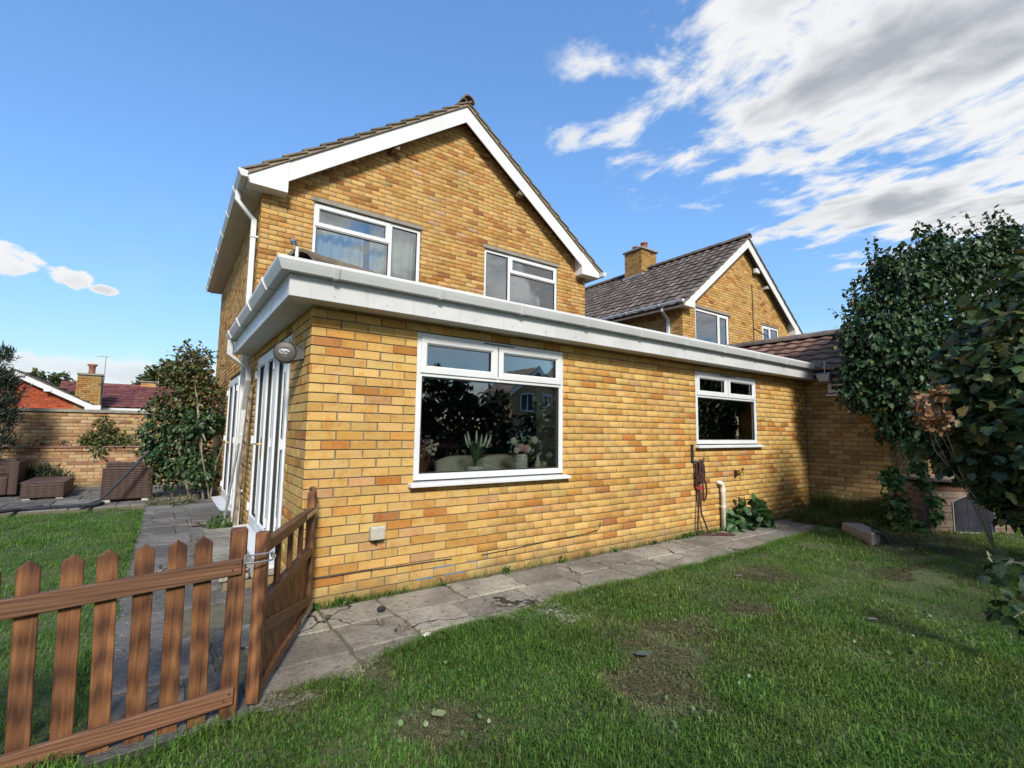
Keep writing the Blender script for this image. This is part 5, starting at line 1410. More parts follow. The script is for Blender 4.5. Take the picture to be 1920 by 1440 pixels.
def gbar(name, x0, x1, y0, y1, z0, z1, mat, bev=.004, j=0):
    mb = MB(); mb.M = GT; mb.box(x0, x1, y0, y1, z0, z1, j)
    c = GT @ Vector(((x0 + x1) / 2, (y0 + y1) / 2, z0))
    me = mb.mesh(name, mat, c)
    o = add_obj(name, me, gt, c)
    m = o.modifiers.new('bevel', 'BEVEL'); m.width = bev; m.limit_method = 'ANGLE'; return o


gbar('stile', 0.0, 0.058, -.028, .028, 0.03, 0.845, M['wood_z'])
gbar('stile', GL - .055, GL, -.028, .028, 0.03, 0.905, M['wood_z'])
gbar('rail', 0.059, GL - .056, -.024, .024, 0.735, 0.795, M['wood_y'])
gbar('rail', 0.059, GL - .056, -.024, .024, 0.455, 0.51, M['wood_y'])
gbar('rail', 0.059, GL - .056, -.024, .024, 0.05, 0.105, M['wood_y'])
for k in range(3):
    x = 0.06 + (GL - .115) * (k + 1) / 4; gbar('baluster', x - .016, x + .016, -.014, .014, 0.51, 0.736, M['wood_z'], .002)
nb_ = 11; bw = (GL - .115) / nb_
for k in range(nb_):
    gbar('board', 0.0595 + k * bw + .0008, 0.0595 + (k + 1) * bw - .0008, -.004 + random.uniform(-.0008, .0008), .012, 0.09, 0.458, M['wood_z'], .0025)
mb = MB(); mb.M = GT; mb.prism([(.06, -.024, .40), (.06, -.024, .335), (GL - .058, -.024, .105), (GL - .058, -.024, .165)], (0, .018, 0)); mb.build('brace', M['wood_y'], gt, at=GT @ Vector((.06, -.02, .35)), bevel=.003)
gbar('hinge_strap', GL - .30, GL + .002, -.032, -.0285, .755, .785, M['metal'], .001)
gbar('hinge_strap', GL - .30, GL + .002, -.032, -.0285, .068, .098, M['metal'], .001)
gbar('hinge_plate', GL + .003, GL + .045, -.03, .0, .73, .81, M['metal'], .001)
gbar('hinge_plate', GL + .003, GL + .045, -.03, .0, .05, .12, M['metal'], .001)
gp_ = MB(); gp_.box(.028, .062, -.16, -.075, -.06, .93); o = gp_.build('hanging_strip', M['wood_z'], gt, at=(.05, -.12, 0), bevel=.004)
lat = MB()
for zz in (.715, .752):
    lat.tube([(-.525, -1.262, zz), (-.49, -1.275, zz), (-.44, -1.272, zz), (-.40, -1.255, zz)], .005, 6)
lat.tube([(-.525, -1.262, .715), (-.525, -1.262, .752)], .007, 6); lat.tube([(-.40, -1.275, .735), (-.40, -1.235, .735)], .011, 8); lat.build('latch', M['metal'], gt, at=(-.46, -1.26, .73))

# ================================================================== left garden furniture
def rattan(x0, x1, y0, y1, z0, z1, parent, name='body', at=None):
    mb = MB(); mb.box(x0, x1, y0, y1, z0, z1); return mb.build(name, M['weave'], parent, at=at or ((x0 + x1) / 2, (y0 + y1) / 2, z0), bevel=.018, seg=2)


t = thing('rattan_table', (-2.63, 8.6, 0), 'low brown rattan coffee table on the patio', 'table')
rattan(-2.93, -2.35, 8.1, 9.2, .04, .30, t); mb = MB(); mb.box(-2.94, -2.34, 8.09, 9.21, .302, .325); mb.build('table_top', M['rattan_top'], t, bevel=.006)
for a, b_ in ((-2.90, 8.13), (-2.46, 8.13), (-2.90, 9.1), (-2.46, 9.1)):
    mb = MB(); mb.box(a, a + .10, b_, b_ + .06, 0.01, .04); mb.build('foot', M['plastic_pale'], t, at=(a, b_, 0))
t = thing('rattan_chair', (-1.4, 7.5, 0), 'tall brown rattan armchair seen from behind below the bush', 'chair')
rattan(-1.76, -1.04, 7.12, 7.24, .05, .58, t, 'backrest'); rattan(-1.76, -1.66, 7.25, 7.85, .05, .52, t, 'armrest'); rattan(-1.14, -1.04, 7.25, 7.85, .05, .52, t, 'armrest'); rattan(-1.655, -1.145, 7.25, 7.85, .05, .32, t, 'seat')
mb = MB(); mb.box(-1.77, -1.03, 7.105, 7.25, .582, .60); mb.build('top_trim', M['rattan_top'], t, bevel=.004)
rattan(-1.73, -1.16, 7.27, 7.36, .602, .70, t, 'back_cushion')
for a in (-1.72, -1.18):
    mb = MB(); mb.box(a, a + .1, 7.12, 7.18, .01, .05); mb.build('foot', M['plastic_pale'], t, at=(a, 7.1, 0))
t = thing('rattan_sofa', (-3.6, 8.9, 0), 'brown rattan seat cut by the left edge beside the low shrub', 'sofa')
rattan(-4.3, -3.22, 8.75, 9.5, .05, .38, t, 'seat'); rattan(-4.3, -3.22, 9.3, 9.52, .385, .68, t, 'backrest'); rattan(-3.21, -3.08, 8.72, 9.55, .05, .66, t, 'armrest')
t = thing('hammock_frame', (-2, 6.6, 0), 'dark tubular hammock stand lying across the patio edge', 'hammock stand')
mb = MB(); mb.tube([(-3.1, 6.62, .045), (-1.75, 6.72, .045)], .024, 8); mb.build('base_tube', M['dark_metal'], t)
mb = MB(); mb.tube([(-1.86, 6.72, .05), (-1.73, 6.75, .10), (-1.55, 6.80, .32), (-1.16, 6.9, .86)], .024, 8); mb.build('arm', M['dark_metal'], t, at=(-1.75, 6.72, .05))
mb = MB(); mb.tube([(-3.0, 6.62, .05), (-3.25, 6.60, .30), (-3.6, 6.55, .85)], .024, 8); mb.build('arm', M['dark_metal'], t, at=(-3.0, 6.62, .05))
mb = MB(); mb.tube([(-1.92, 6.40, .03), (-1.74, 6.74, .035), (-1.70, 7.0, .03)], .024, 8); mb.build('foot_tube', M['dark_metal'], t, at=(-1.74, 6.74, .03))
mb = MB(); mb.tube([(-3.15, 6.05, .03), (-2.86, 6.35, .05), (-2.45, 6.95, .03)], .024, 8); mb.build('foot_tube', M['dark_metal'], t, at=(-2.86, 6.35, .05))
mb = MB(); mb.tube([(-1.17, 6.895, .84), (-1.12, 6.91, .91)], .032, 8); mb.build('end_cap', M['black'], t)

# ================================================================== kennel, block
kn = thing('dog_kennel', (7.7, -2.0, .1), 'weathered wooden dog kennel with dark arched flap under the hedge', 'kennel')
KT = TR((7.412, -1.863, .09)) @ Matrix.Rotation(math.atan2(-.653, .757), 4, 'Z')


def kb(name, x0, x1, y0, y1, z0, z1, mat, bev=.004, par=None, j=0.0):
    mb = MB(); mb.M = KT; mb.box(x0, x1, y0, y1, z0, z1, j); return mb.build(name, mat, par or kn, at=KT @ Vector((x0, y0, z0)), bevel=bev)


KW, KD, KH = 1.06, .72, .66
core = MB(); core.M = KT; core.box(.02, KW - .02, .02, KD, 0, KH); core.build('body', M['wood_kennel'], kn)
for k in range(7):
    z0 = .0 + k * .094
    kb('board', 0, KW, -.002 + random.uniform(-.002, .002), .018, z0 + .002, z0 + .091, M['wood_kennel'] if k < 6 else M['wood_x'], .004)
    kb('board', -.002, .018, .0185, KD, z0 + .002, z0 + .091, M['wood_kennel'], .004)
mb = MB(); mb.M = KT; mb.prism([(-.06, -.10, KH + .035), (KW + .10, -.10, KH - .0), (KW + .10, -.10, KH + .03), (-.06, -.10, KH + .065)], (0, KD + .16, .0)); mb.build('roof', M['wood_grey'], kn, bevel=.006)
fa, fb, fz = .34, .82, .42
arch = [(fa, .02), (fb, .02)] + [(fb - (fb - fa) * t, fz + .085 * math.sin(math.pi * t)) for t in np.linspace(0, 1, 11)]
mb = MB(); mb.M = KT; mb.prism([((fa + fb) / 2 + (x - (fa + fb) / 2) * 1.06, -.014, max(.008, z * 1.02)) for x, z in arch], (0, .012, 0)); mb.build('flap_frame', M['flap_trim'], kn)
mb = MB(); mb.M = KT; mb.prism([(x, -.022, z + .01) for x, z in arch], (0, .008, 0)); mb.build('door_flap', M['flap'], kn)
for x in (fa + .16, fa + .31): kb('flap_seam', x - .003, x + .003, -.026, -.0225, .05, fz + .05, M['dark_metal'], 0)
kb('flap_weight', fa, fb, -.030, -.0225, .015, .045, M['flap_trim'], .002)
kb('knob', .14, .19, -.03, -.003, .50, .52, M['plastic_pale'], .005)

cb_ = thing('concrete_block', (6.35, -1.6, .05), 'weathered grey concrete block lying on the grass with black cable loop on it', 'block')
CT = TR((6.12, -1.66, .06)) @ Matrix.Rotation(R(8), 4, 'Z')
mb = MB(); mb.M = CT
mb.add([(0, 0, -.05), (.22, -.05, -.05), (1.05, .30, -.02), (.95, .52, -.02), (.0, 0, .14), (.20, -.04, .15), (1.05, .30, .10), (.92, .50, .09)], [(0, 1, 2, 3), (4, 5, 6, 7), (0, 1, 5, 4), (1, 2, 6, 5), (2, 3, 7, 6), (3, 0, 4, 7)]); mb.build('slab', M['concrete'], cb_, bevel=.012)
lp = MB(); lp.M = CT; lp.tube([(.10, -.02, .155 - .0), (.16, -.07, .11), (.22, -.11, .03), (.27, -.13, -.02), (.36, -.10, .05), (.42, -.03, .13), (.36, .06, .16), (.22, .04, .17), (.12, .0, .16)], .012, 7); lp.build('cable_loop', M['black'], cb_)

#@@PART4
# ================================================================== vegetation
def leaf_template(kind):
    if kind == 'oval':      # folded, drooping tip
        v = np.array([(0, 0, 0), (-.30, .38, .07), (0, .42, 0), (.30, .38, .07), (0, 1, -.14), (-.22, .75, .02), (.22, .75, .02)]); f = np.array([(0, 2, 1), (0, 3, 2), (1, 2, 5), (2, 3, 6), (2, 4, 5), (2, 6, 4)])
    elif kind == 'round':
        r_ = [(0, -.05), (.34, .02), (.50, .35), (.42, .70), (.2, .9), (0, 1.0), (-.2, .9), (-.42, .70), (-.50, .35), (-.34, .02)]
        z = [0, .06, .02, -.04, -.03, -.10, -.03, -.04, .02, .06]
        v = np.array([(x, y, zz) for (x, y), zz in zip(r_, z)] + [(0, .42, -.05)]); n = len(r_); f = np.array([(i, (i + 1) % n, n) for i in range(n)])
    elif kind == 'lobed':   # maple / currant-like
        r_ = [(0, 0), (.22, -.06), (.50, .10), (.38, .30), (.56, .55), (.30, .58), (.22, .80), (0, 1.02), (-.22, .80), (-.30, .58), (-.56, .55), (-.38, .30), (-.50, .10), (-.22, -.06)]
        v = np.array([(x, y, -.10 * (x * x + .3 * y * y) + .04 * (abs(x) > .3)) for x, y in r_] + [(0, .35, .05)]); n = len(r_); f = np.array([(i, (i + 1) % n, n) for i in range(n)])
    elif kind == 'small':
        v = np.array([(0, 0, 0), (-.3, .5, .05), (0, 1, 0), (.3, .5, .05)]); f = np.array([(0, 3, 1), (1, 3, 2)])
    elif kind == 'needle':
        v = np.array([(-.1, 0, 0), (.1, 0, 0), (0, 1, -.1)]); f = np.array([(0, 1, 2)])
    return v.astype(np.float32), f


def frames(tip, nrm):
    t = tip / np.linalg.norm(tip, axis=1, keepdims=True)
    x = np.cross(t, nrm); x /= np.maximum(np.linalg.norm(x, axis=1, keepdims=True), 1e-6); z = np.cross(x, t)
    return np.stack([x, t, z], 1)          # rows: local x,y,z axes in world


def leaf_points(clusters, droop, rng, shell=.5, mult=1.0, flat=1.0):
    P = []; D = []
    for (x, y, z, r_, n) in clusters:
        n = max(1, int(n * mult)); d = rng.standard_normal((n, 3)); d /= np.linalg.norm(d, axis=1, keepdims=True)
        rad = r_ * (shell + (1.12 - shell) * rng.random(n)[:, None] ** .8)
        # ragged outline: radius varies with direction
        lump = 0.78 + .44 * np.sin(d[:, :1] * 5 + x * 7) * np.sin(d[:, 1:2] * 6 + y * 3) * np.cos(d[:, 2:] * 5 + z * 5)
        p = np.array((x, y, z)) + d * rad * lump * np.array((1, 1, flat)); P.append(p); D.append(d)
    return np.concatenate(P), np.concatenate(D)


def leaf_arrays(P, D, size, droop, rng, var=.35):
    n = len(P)
    tip = D * .6 + rng.standard_normal((n, 3)) * .45; tip[:, 2] -= droop
    nrm = D * .5 + rng.standard_normal((n, 3)) * .45; nrm[:, 2] += .7
    return frames(tip, nrm), size * (1 - var + 2 * var * rng.random(n))


def tints(n, pal, rng, jit=.18):
    w = np.array([p[0] for p in pal]); idx = rng.choice(len(pal), n, p=w / w.sum()); c = np.array([p[1] for p in pal])[idx]
    return np.clip(c * (1 + jit * rng.standard_normal((n, 1))), .004, .8)


def foliage(name, parent, P, D, kind, size, droop, pal, mat, rng, stuff=True):
    v, f = leaf_template(kind); Fm, s = leaf_arrays(P, D, size, droop, rng); k = len(v); n = len(P)
    V = (np.einsum('kj,njc->nkc', v, Fm) * s[:, None, None] + P[:, None, :]).reshape(-1, 3)
    F = (f[None] + (np.arange(n) * k)[:, None, None]).reshape(-1, 3)
    C = np.repeat(tints(n, pal, rng), k, 0)
    o = np_mesh(name, V, F, mat, C, parent, wpos(parent) if parent else (0, 0, 0))
    if stuff: o['kind'] = 'stuff'
    return o


LEAF_ME = {}


def single_leaves(parent, P, D, kind, size, droop, pal, rng):
    if kind not in LEAF_ME:
        v, f = leaf_template(kind); me = bpy.data.meshes.new('leaf'); me.from_pydata(v.tolist(), [], f.tolist()); me.materials.append(M['leaf1']); LEAF_ME[kind] = me
    Fm, s = leaf_arrays(P, D, size, droop, rng, .25); C = tints(len(P), pal, rng)
    for i in range(len(P)):
        e = Matrix([list(map(float, r_)) for r_ in Fm[i]]).transposed().to_euler()
        inst(LEAF_ME[kind], 'leaf', parent, tuple(map(float, P[i])), e, (float(s[i]),) * 3, tuple(map(float, C[i])))


def branches(parent, base, tips, r0, mat, name='branch', wob=.08):
    for tpt in tips:
        a = Vector(base); b = Vector(tpt); m1 = a.lerp(b, .35) + Vector((random.gauss(0, wob), random.gauss(0, wob), random.uniform(0, wob * 2))); m2 = a.lerp(b, .7) + Vector((random.gauss(0, wob), random.gauss(0, wob), 0))
        mb = MB(); mb.tube([a, m1, m2, b], r0, 6, True, [r0, r0 * .75, r0 * .5, r0 * .18]); mb.build(name, mat, parent, at=a)


rg = np.random.default_rng(21)
TREE = [(8.02, -1.23, 2.97, 0.50, 620), (7.79, -1.05, 2.84, 0.29, 200), (8.43, -1.48, 3.71, 0.59, 750), (8.24, -1.38, 4.04, 0.32, 220), (8.95, -1.77, 4.05, 0.60, 700), (9.56, -2.10, 4.22, 0.61, 700), (10.05, -2.46, 4.32, 0.52, 600), (9.96, -2.44, 4.66, 0.24, 120), (8.88, -1.78, 4.52, 0.22, 110), (10.64, -2.72, 4.01, 0.70, 600), (8.18, -1.57, 2.81, 0.69, 1000), (8.76, -2.01, 3.07, 0.77, 1100), (9.63, -2.40, 3.21, 0.75, 900), (8.06, -1.18, 2.35, 0.46, 500), (7.88, -1.01, 2.01, 0.32, 170), (8.18, -1.60, 2.00, 0.56, 760), (8.75, -2.03, 2.17, 0.64, 800), (9.48, -2.42, 2.19, 0.65, 600), (8.13, -1.39, 1.60, 0.37, 320), (8.47, -1.75, 1.52, 0.44, 420), (8.94, -2.06, 1.37, 0.48, 420), (10.64, -2.71, 2.86, 0.78, 600), (7.97, -1.12, 3.45, 0.22, 110), (7.78, -0.99, 2.42, 0.21, 100)]
PAL_TREE = [(.6, (.024, .054, .022)), (.25, (.036, .074, .026)), (.12, (.055, .09, .03)), (.03, (.12, .12, .035))]
tr = thing('evergreen_tree', (9.0, -2.1, .05), 'large dark evergreen tree with drooping leaves in front of the garage', 'tree')
mb = MB(); mb.tube([(9.0, -2.1, -.05), (9.02, -2.08, .6), (8.95, -2.02, 1.3), (9.05, -2.05, 2.2), (9.0, -2.0, 3.2)], .12, 10, True, [.15, .11, .10, .075, .03]); mb.build('trunk', M['bark'], tr)
branches(tr, (8.95, -2.02, 1.3), [(8.1, -1.3, 2.3), (8.2, -1.6, 2.9), (9.8, -2.5, 2.6), (8.5, -1.7, 3.7), (9.6, -2.1, 4.1), (8.0, -1.2, 2.9), (10.2, -2.6, 3.8)], .05, M['bark'])
P, D = leaf_points(TREE, .5, rg, .35, 2.5)
h_ = rg.random(len(P)) < .55; foliage('crown', tr, P[h_], D[h_], 'oval', .092, .75, PAL_TREE, M['leaf_gloss'], rg); foliage('inner_crown', tr, P[~h_], D[~h_], 'oval', .066, .9, PAL_TREE, M['leaf_gloss'], rg)
# sprays that break the outline, with twigs
sp = []
for (x, y, z, r_, n) in TREE[:10] + TREE[13:15] + TREE[22:]:
    for k in range(4):
        an = random.uniform(-.3, 3.4); q = Vector((x, y, z)) + Vector((math.cos(an) * .8, -math.cos(an) * .57, math.sin(an) if math.sin(an) > -.1 else .1)) * r_ * random.uniform(.95, 1.15); sp.append(q)
tw = MB(); LP = []; LD = []
for q in sp:
    d = Vector((random.uniform(-.5, .2), random.uniform(-.2, .3), random.uniform(.25, .9))).normalized(); L = random.uniform(.15, .32); pts = [q - d * .25, q, q + d * L * .6, q + d * L + Vector((-.03, 0, -.01))]
    tw.tube(pts, .005, 4, False, [.007, .006, .004, .002])
    for t in np.linspace(0, 1, 9): LP.append(q + d * L * t); s = random.choice((-1, 1)); LD.append((s * .8 + d.x * .4, random.uniform(-.6, .6), .35))
tw.build('twigs', M['bark'], tr, stuff=True)
foliage('spray_leaves', tr, np.array([tuple(p) for p in LP]), np.array(LD), 'oval', .08, .55, PAL_TREE, M['leaf_gloss'], rg)
single_leaves(tr, np.array([(7.95, -.80, 2.50), (8.02, -.88, 2.72), (7.98, -.86, 2.66), (8.10, -.85, 2.42)]), np.array([(-.5, .2, .2)] * 4), 'round', .14, .5, [(1, (.36, .24, .10))], rg)

HEDGE = [(6.10, -3.02, 2.57, 0.30, 90), (6.03, -2.79, 2.10, 0.33, 130), (5.97, -2.99, 2.07, 0.37, 150), (6.09, -2.55, 1.78, 0.29, 100), (5.97, -2.81, 1.59, 0.38, 170), (5.93, -3.02, 1.54, 0.37, 140), (6.12, -2.52, 1.31, 0.32, 120), (6.09, -2.72, 1.16, 0.36, 150), (6.06, -2.94, 1.06, 0.32, 130), (6.12, -2.38, 1.19, 0.21, 60), (6.20, -2.88, 0.73, 0.16, 36), (6.09, -3.19, 2.01, 0.47, 120), (5.99, -3.15, 1.23, 0.41, 120), (6.14, -3.10, 3.01, 0.22, 50), (6.12, -2.31, 1.67, 0.21, 45),
         (6.5, -3.3, 2.3, .5, 150), (6.4, -3.3, 3.0, .4, 110), (6.9, -3.2, 2.6, .45, 130), (6.5, -2.6, 2.35, .36, 110), (6.7, -2.75, 2.8, .36, 110), (6.35, -2.5, 2.0, .28, 80), (6.15, -2.75, .85, .22, 60), (6.1, -2.95, .62, .2, 50), (6.35, -2.75, 1.9, .35, 110), (6.4, -2.6, 1.5, .3, 90), (6.6, -3.3, 1.4, .55, 170), (7.0, -3.1, 1.9, .5, 150), (5.6, -3.45, 1.7, .45, 140), (5.4, -3.6, .9, .45, 120), (6.3, -3.4, .6, .5, 130)]
PAL_HEDGE = [(.35, (.045, .080, .028)), (.25, (.065, .090, .030)), (.2, (.085, .085, .035)), (.12, (.03, .065, .032)), (.08, (.14, .12, .055))]
hd = thing('hedge_shrub', (6.3, -3.3, .05), 'broad-leaved shrub with fading green leaves at the right edge', 'shrub')
branches(hd, (6.5, -3.5, 0), [(6.1, -2.5, 1.8), (6.0, -2.8, 2.4), (6.1, -2.4, 1.2), (5.9, -3.0, 1.6), (6.2, -3.1, 2.9), (6.0, -2.7, 1.2), (5.5, -3.5, 1.6)], .028, M['bark_pale'], 'stem', .12)
P, D = leaf_points(HEDGE, .4, rg, .35, 1.5)
dist = np.linalg.norm(P - CAMP, axis=1); vis = (P @ np.array((0, 0, 1.)) > .0)
order = np.argsort(dist); near = order[:230]; far = order[230:]
single_leaves(hd, P[near], D[near], 'lobed', .105, .55, PAL_HEDGE, rg)
foliage('leaves', hd, P[far], D[far], 'lobed', .105, .55, PAL_HEDGE, M['leaf'], rg)
hy = thing('faded_hydrangea', (6.15, -2.45, 1.2), 'cluster of brown faded flower heads above the kennel roof', 'flowers')
BROWN = [(-.872 + .93 * (x + .872), -3.961 + .93 * (y + 3.961), 1.377 + .93 * (z - 1.377), r_, n) for x, y, z, r_, n in ((6.00, -2.28, 1.75, 0.12, 34), (6.10, -2.40, 1.86, 0.08, 20), (6.12, -2.38, 1.55, 0.12, 34), (6.02, -2.28, 1.53, 0.08, 20), (6.2, -2.2, 1.72, .07, 18))]
for c in BROWN:
    P, D = leaf_points([c], .2, rg, .6, 2.2); foliage('flower_head', hy, P, D, 'round', .045, .1, [(.5, (.22, .115, .055)), (.3, (.26, .15, .075)), (.2, (.17, .075, .05))], M['leaf'], rg)
branches(hy, (6.3, -2.7, .15), [c[:3] for c in BROWN], .006, M['bark_pale'], 'stem', .05)
lb = thing('leafy_shoot', (3.62, -3.62, 0), 'low dark leafy shoot arching over the lawn at the right edge', 'plant')
LOW = [(3.30, -3.21, 0.54, 0.14, 16), (3.24, -3.32, 0.62, 0.12, 14), (3.33, -3.24, 0.36, 0.10, 10), (3.27, -3.31, 0.30, 0.09, 8)]
mb = MB(); mb.tube([(3.62, -3.62, -.02), (3.60, -3.58, .36), (3.48, -3.42, .62), (3.35, -3.25, .62), (3.28, -3.18, .56)], .005, 6, True, [.008, .007, .005, .003, .0015]); mb.build('twig', M['bark'], lb)
mb = MB(); mb.tube([(3.60, -3.58, .34), (3.45, -3.38, .40), (3.30, -3.27, .30)], .004, 5); mb.build('twig', M['bark'], lb, at=(3.6, -3.58, .34))
P, D = leaf_points(LOW, .4, rg, .3, .8); single_leaves(lb, P, D, 'lobed', .085, .5, [(.6, (.028, .055, .030)), (.3, (.04, .07, .03)), (.1, (.15, .15, .10))], rg)
iv = thing('climbing_ivy', (7.4, -1.85, .1), 'bright green ivy strand climbing over the kennel corner', 'ivy')
IVY = [(7.31, -1.72, 1.29, 0.10, 40), (7.35, -1.79, 1.13, 0.10, 46), (7.37, -1.83, .95, 0.10, 50), (7.39, -1.88, 0.76, 0.10, 56), (7.41, -1.93, 0.54, 0.10, 50), (7.43, -1.97, 0.34, 0.10, 44), (7.20, -1.60, .80, .18, 110), (7.22, -1.62, .45, .2, 130), (7.24, -1.66, .2, .18, 90), (7.3, -1.8, .15, .16, 60)]
P, D = leaf_points(IVY, .4, rg, .3, 1.3); foliage('leaves', iv, P, D, 'lobed', .065, .6, [(.5, (.05, .125, .035)), (.3, (.08, .16, .045)), (.2, (.045, .085, .03))], M['leaf'], rg)
mb = MB(); mb.tube([(7.42, -1.93, .08), (7.41, -1.9, .5), (7.37, -1.82, .9), (7.31, -1.72, 1.35)], .008, 5); mb.build('vine_stem', M['bark'], iv)

# plant by the waste pipe
hp = thing('broad_leaf_plant', (6.15, -.16, 0), 'low plant with big round green leaves at the wall foot', 'plant')
LPp = [(6.10, -.17, .28, .20, 40), (6.32, -.17, .18, .17, 24), (6.0, -.18, .12, .15, 22), (5.78, -.12, .20, .11, 14), (5.72, -.18, .08, .12, 16), (6.45, -.18, .12, .13, 14)]
P, D = leaf_points(LPp, .4, rg, .55); P[:, 1] = np.minimum(P[:, 1], -.035); P[:, 2] = np.maximum(P[:, 2], .03)
single_leaves(hp, P, D, 'round', .125, .25, [(.6, (.045, .105, .036)), (.3, (.06, .135, .045)), (.1, (.035, .075, .035))], rg)
branches(hp, (6.1, -.15, 0), [(6.05, -.2, .3), (6.3, -.2, .25), (5.8, -.15, .2), (6.2, -.22, .35)], .008, M['grass'] if False else M['bark_pale'], 'stem', .02)

# bush against the far side wall
bu2 = thing('climbing_shrub', (-.5, 7.0, 0), 'tall tangled shrub with pale bare stems against the side wall', 'shrub')
BUSH = [(-0.82, 7.23, 2.37, 0.36, 360), (-0.54, 7.01, 2.47, 0.40, 420), (-0.33, 6.80, 1.96, 0.38, 420), (-0.78, 7.27, 1.80, 0.48, 520), (-.3, 6.75, 1.45, .34, 320), (-.28, 6.75, .45, .3, 240), (-.55, 6.9, 2.0, .4, 380), (-0.50, 7.1, 1.36, 0.48, 400), (-1.00, 7.48, 1.24, 0.42, 300), (-0.75, 7.33, 0.65, 0.52, 450), (-0.36, 6.95, 0.78, 0.36, 220), (-1.05, 7.54, 0.84, 0.31, 160), (-0.68, 7.08, 2.78, 0.22, 90), (-0.40, 6.90, 2.70, 0.22, 90), (-1.08, 7.5, 1.7, .25, 80)]
P, D = leaf_points([c for c in BUSH if c[2] < 1.75], .4, rg, .45, 2.2)
foliage('leaves', bu2, P, D, 'oval', .085, .5, [(.6, (.032, .068, .028)), (.3, (.05, .09, .03)), (.1, (.09, .12, .04))], M['leaf'], rg)
P, D = leaf_points([c for c in BUSH if c[2] >= 1.75], .4, rg, .35, 1.5)
foliage('upper_leaves', bu2, P, D, 'oval', .075, .4, [(.35, (.06, .10, .032)), (.35, (.11, .105, .038)), (.3, (.13, .085, .035))], M['leaf'], rg)
for b0, tp in (((-.25, 6.72, 0), [(-.42, 6.9, 1.35), (-.5, 7.0, 2.3), (-.3, 6.8, 1.0)]), ((-.16, 6.62, 0), [(-.2, 6.7, 1.5), (-.35, 6.85, 2.4)]), ((-.45, 6.95, 0), [(-.8, 7.2, 1.9), (-.7, 7.1, 2.6)])):
    branches(bu2, b0, tp, .016, M['bark'], 'stem', .10)
mb = MB(); mb.tube([(-.30, 6.55, 1.10), (-.42, 6.60, 1.42), (-.46, 6.62, 1.80), (-.52, 6.7, 2.1)], .02, 6, True, [.012, .024, .02, .008]); mb.build('stem', M['bark_pale'], bu2, at=(-.3, 6.55, 1.1), label='pale bare bent stem in front of the leaves')
mb = MB(); mb.tube([(-.44, 6.61, 1.47), (-.30, 6.58, 1.40), (-.18, 6.5, 1.27)], .015, 6, True, [.018, .014, .006]); mb.build('stem', M['bark_pale'], bu2, at=(-.4, 6.6, 1.4))


def shrub(name, label, loc, clusters, kind, size, droop, pal, mult=1.0, stems=5, cat='shrub', group=None, mat=None, trunk=None):
    t = thing(name, loc, label, cat, group); P, D = leaf_points(clusters, .4, rg, .35, mult); foliage('leaves' if not trunk else 'crown', t, P, D, kind, size, droop, pal, mat or M['leaf'], rg)
    if trunk: m = MB(); m.tube([loc, (loc[0] + .1, loc[1], (loc[2] + trunk) / 2), (loc[0], loc[1], trunk)], .12, 7, True, [.16, .12, .05]); m.build('trunk', M['bark'], t)
    else: branches(t, loc, [(c[0], c[1], c[2]) for c in clusters[:stems]], .014, M['bark'], 'stem', .05)
    return t


shrub('wall_buddleia', 'yellow-green bushy shrub growing on the garden wall ledge', (-2.05, 10.3, .78), [(-2.05, 10.25, 1.10, .32, 300), (-2.3, 10.25, .98, .24, 170), (-1.78, 10.25, 1.0, .26, 200), (-2.05, 10.2, 1.42, .18, 80), (-2.1, 10.1, .85, .22, 120), (-1.55, 10.2, .95, .18, 70), (-2.0, 10.15, .65, .10, 30)], 'oval', .065, .25,
      [(.5, (.085, .11, .035)), (.3, (.12, .13, .045)), (.2, (.055, .08, .03))], 1.5)
shrub('ledge_weeds', 'dry brownish weeds along the garden wall ledge', (-3.4, 10.3, .78), [(-3.1, 10.25, .92, .13, 60), (-3.5, 10.25, .92, .14, 70), (-3.9, 10.25, .92, .14, 70), (-2.7, 10.25, .90, .11, 50), (-1.2, 10.25, .95, .14, 60), (-4.4, 10.25, .92, .15, 60)], 'small', .05, .1, [(.6, (.12, .075, .055)), (.4, (.09, .085, .04))], 1.5, cat='plants')
shrub('low_lavender', 'low grey-green shrub behind the rattan table', (-2.95, 9.5, 0), [(-3.05, 9.6, .28, .27, 500), (-2.75, 9.6, .26, .24, 400), (-3.3, 9.6, .22, .24, 300), (-2.55, 9.6, .2, .17, 150), (-2.9, 9.55, .42, .16, 160)], 'needle', .11, -.7, [(.5, (.055, .075, .04)), (.3, (.085, .095, .055)), (.2, (.04, .055, .03))], 1.6)
shrub('edge_conifer', 'dark feathery conifer cut by the left edge before the garden wall', (-3.55, 9.3, 0), [(-3.55, 9.3, 1.05, .36, 700), (-3.60, 9.3, 1.6, .40, 800), (-3.62, 9.3, 2.2, .32, 600), (-3.52, 9.3, 1.9, .36, 600), (-3.60, 9.3, 2.7, .20, 300), (-3.75, 9.3, .7, .3, 400), (-3.4, 9.3, 1.45, .2, 240), (-3.45, 9.3, 2.15, .2, 200)], 'needle', .11, -.5,
      [(.6, (.025, .042, .035)), (.3, (.04, .058, .04)), (.1, (.10, .075, .045))], 1.5, cat='conifer')
PAL_FAR = [(.5, (.045, .075, .025)), (.3, (.075, .09, .03)), (.2, (.10, .095, .035))]
shrub('distant_tree', 'rounded olive-green tree behind the short square chimney', (-1.5, 34, 0), [(-1.5, 34, 4.3, 1.0, 500), (-.4, 34, 4.2, 1.0, 500), (.6, 34, 4.0, 1.0, 450), (-2.2, 34, 3.7, .7, 250), (-1.0, 34, 5.0, .6, 200), (.2, 34, 4.9, .7, 220)], 'small', .28, .2, PAL_FAR, 2.2, cat='tree', group='trees beyond the bungalow', trunk=4)
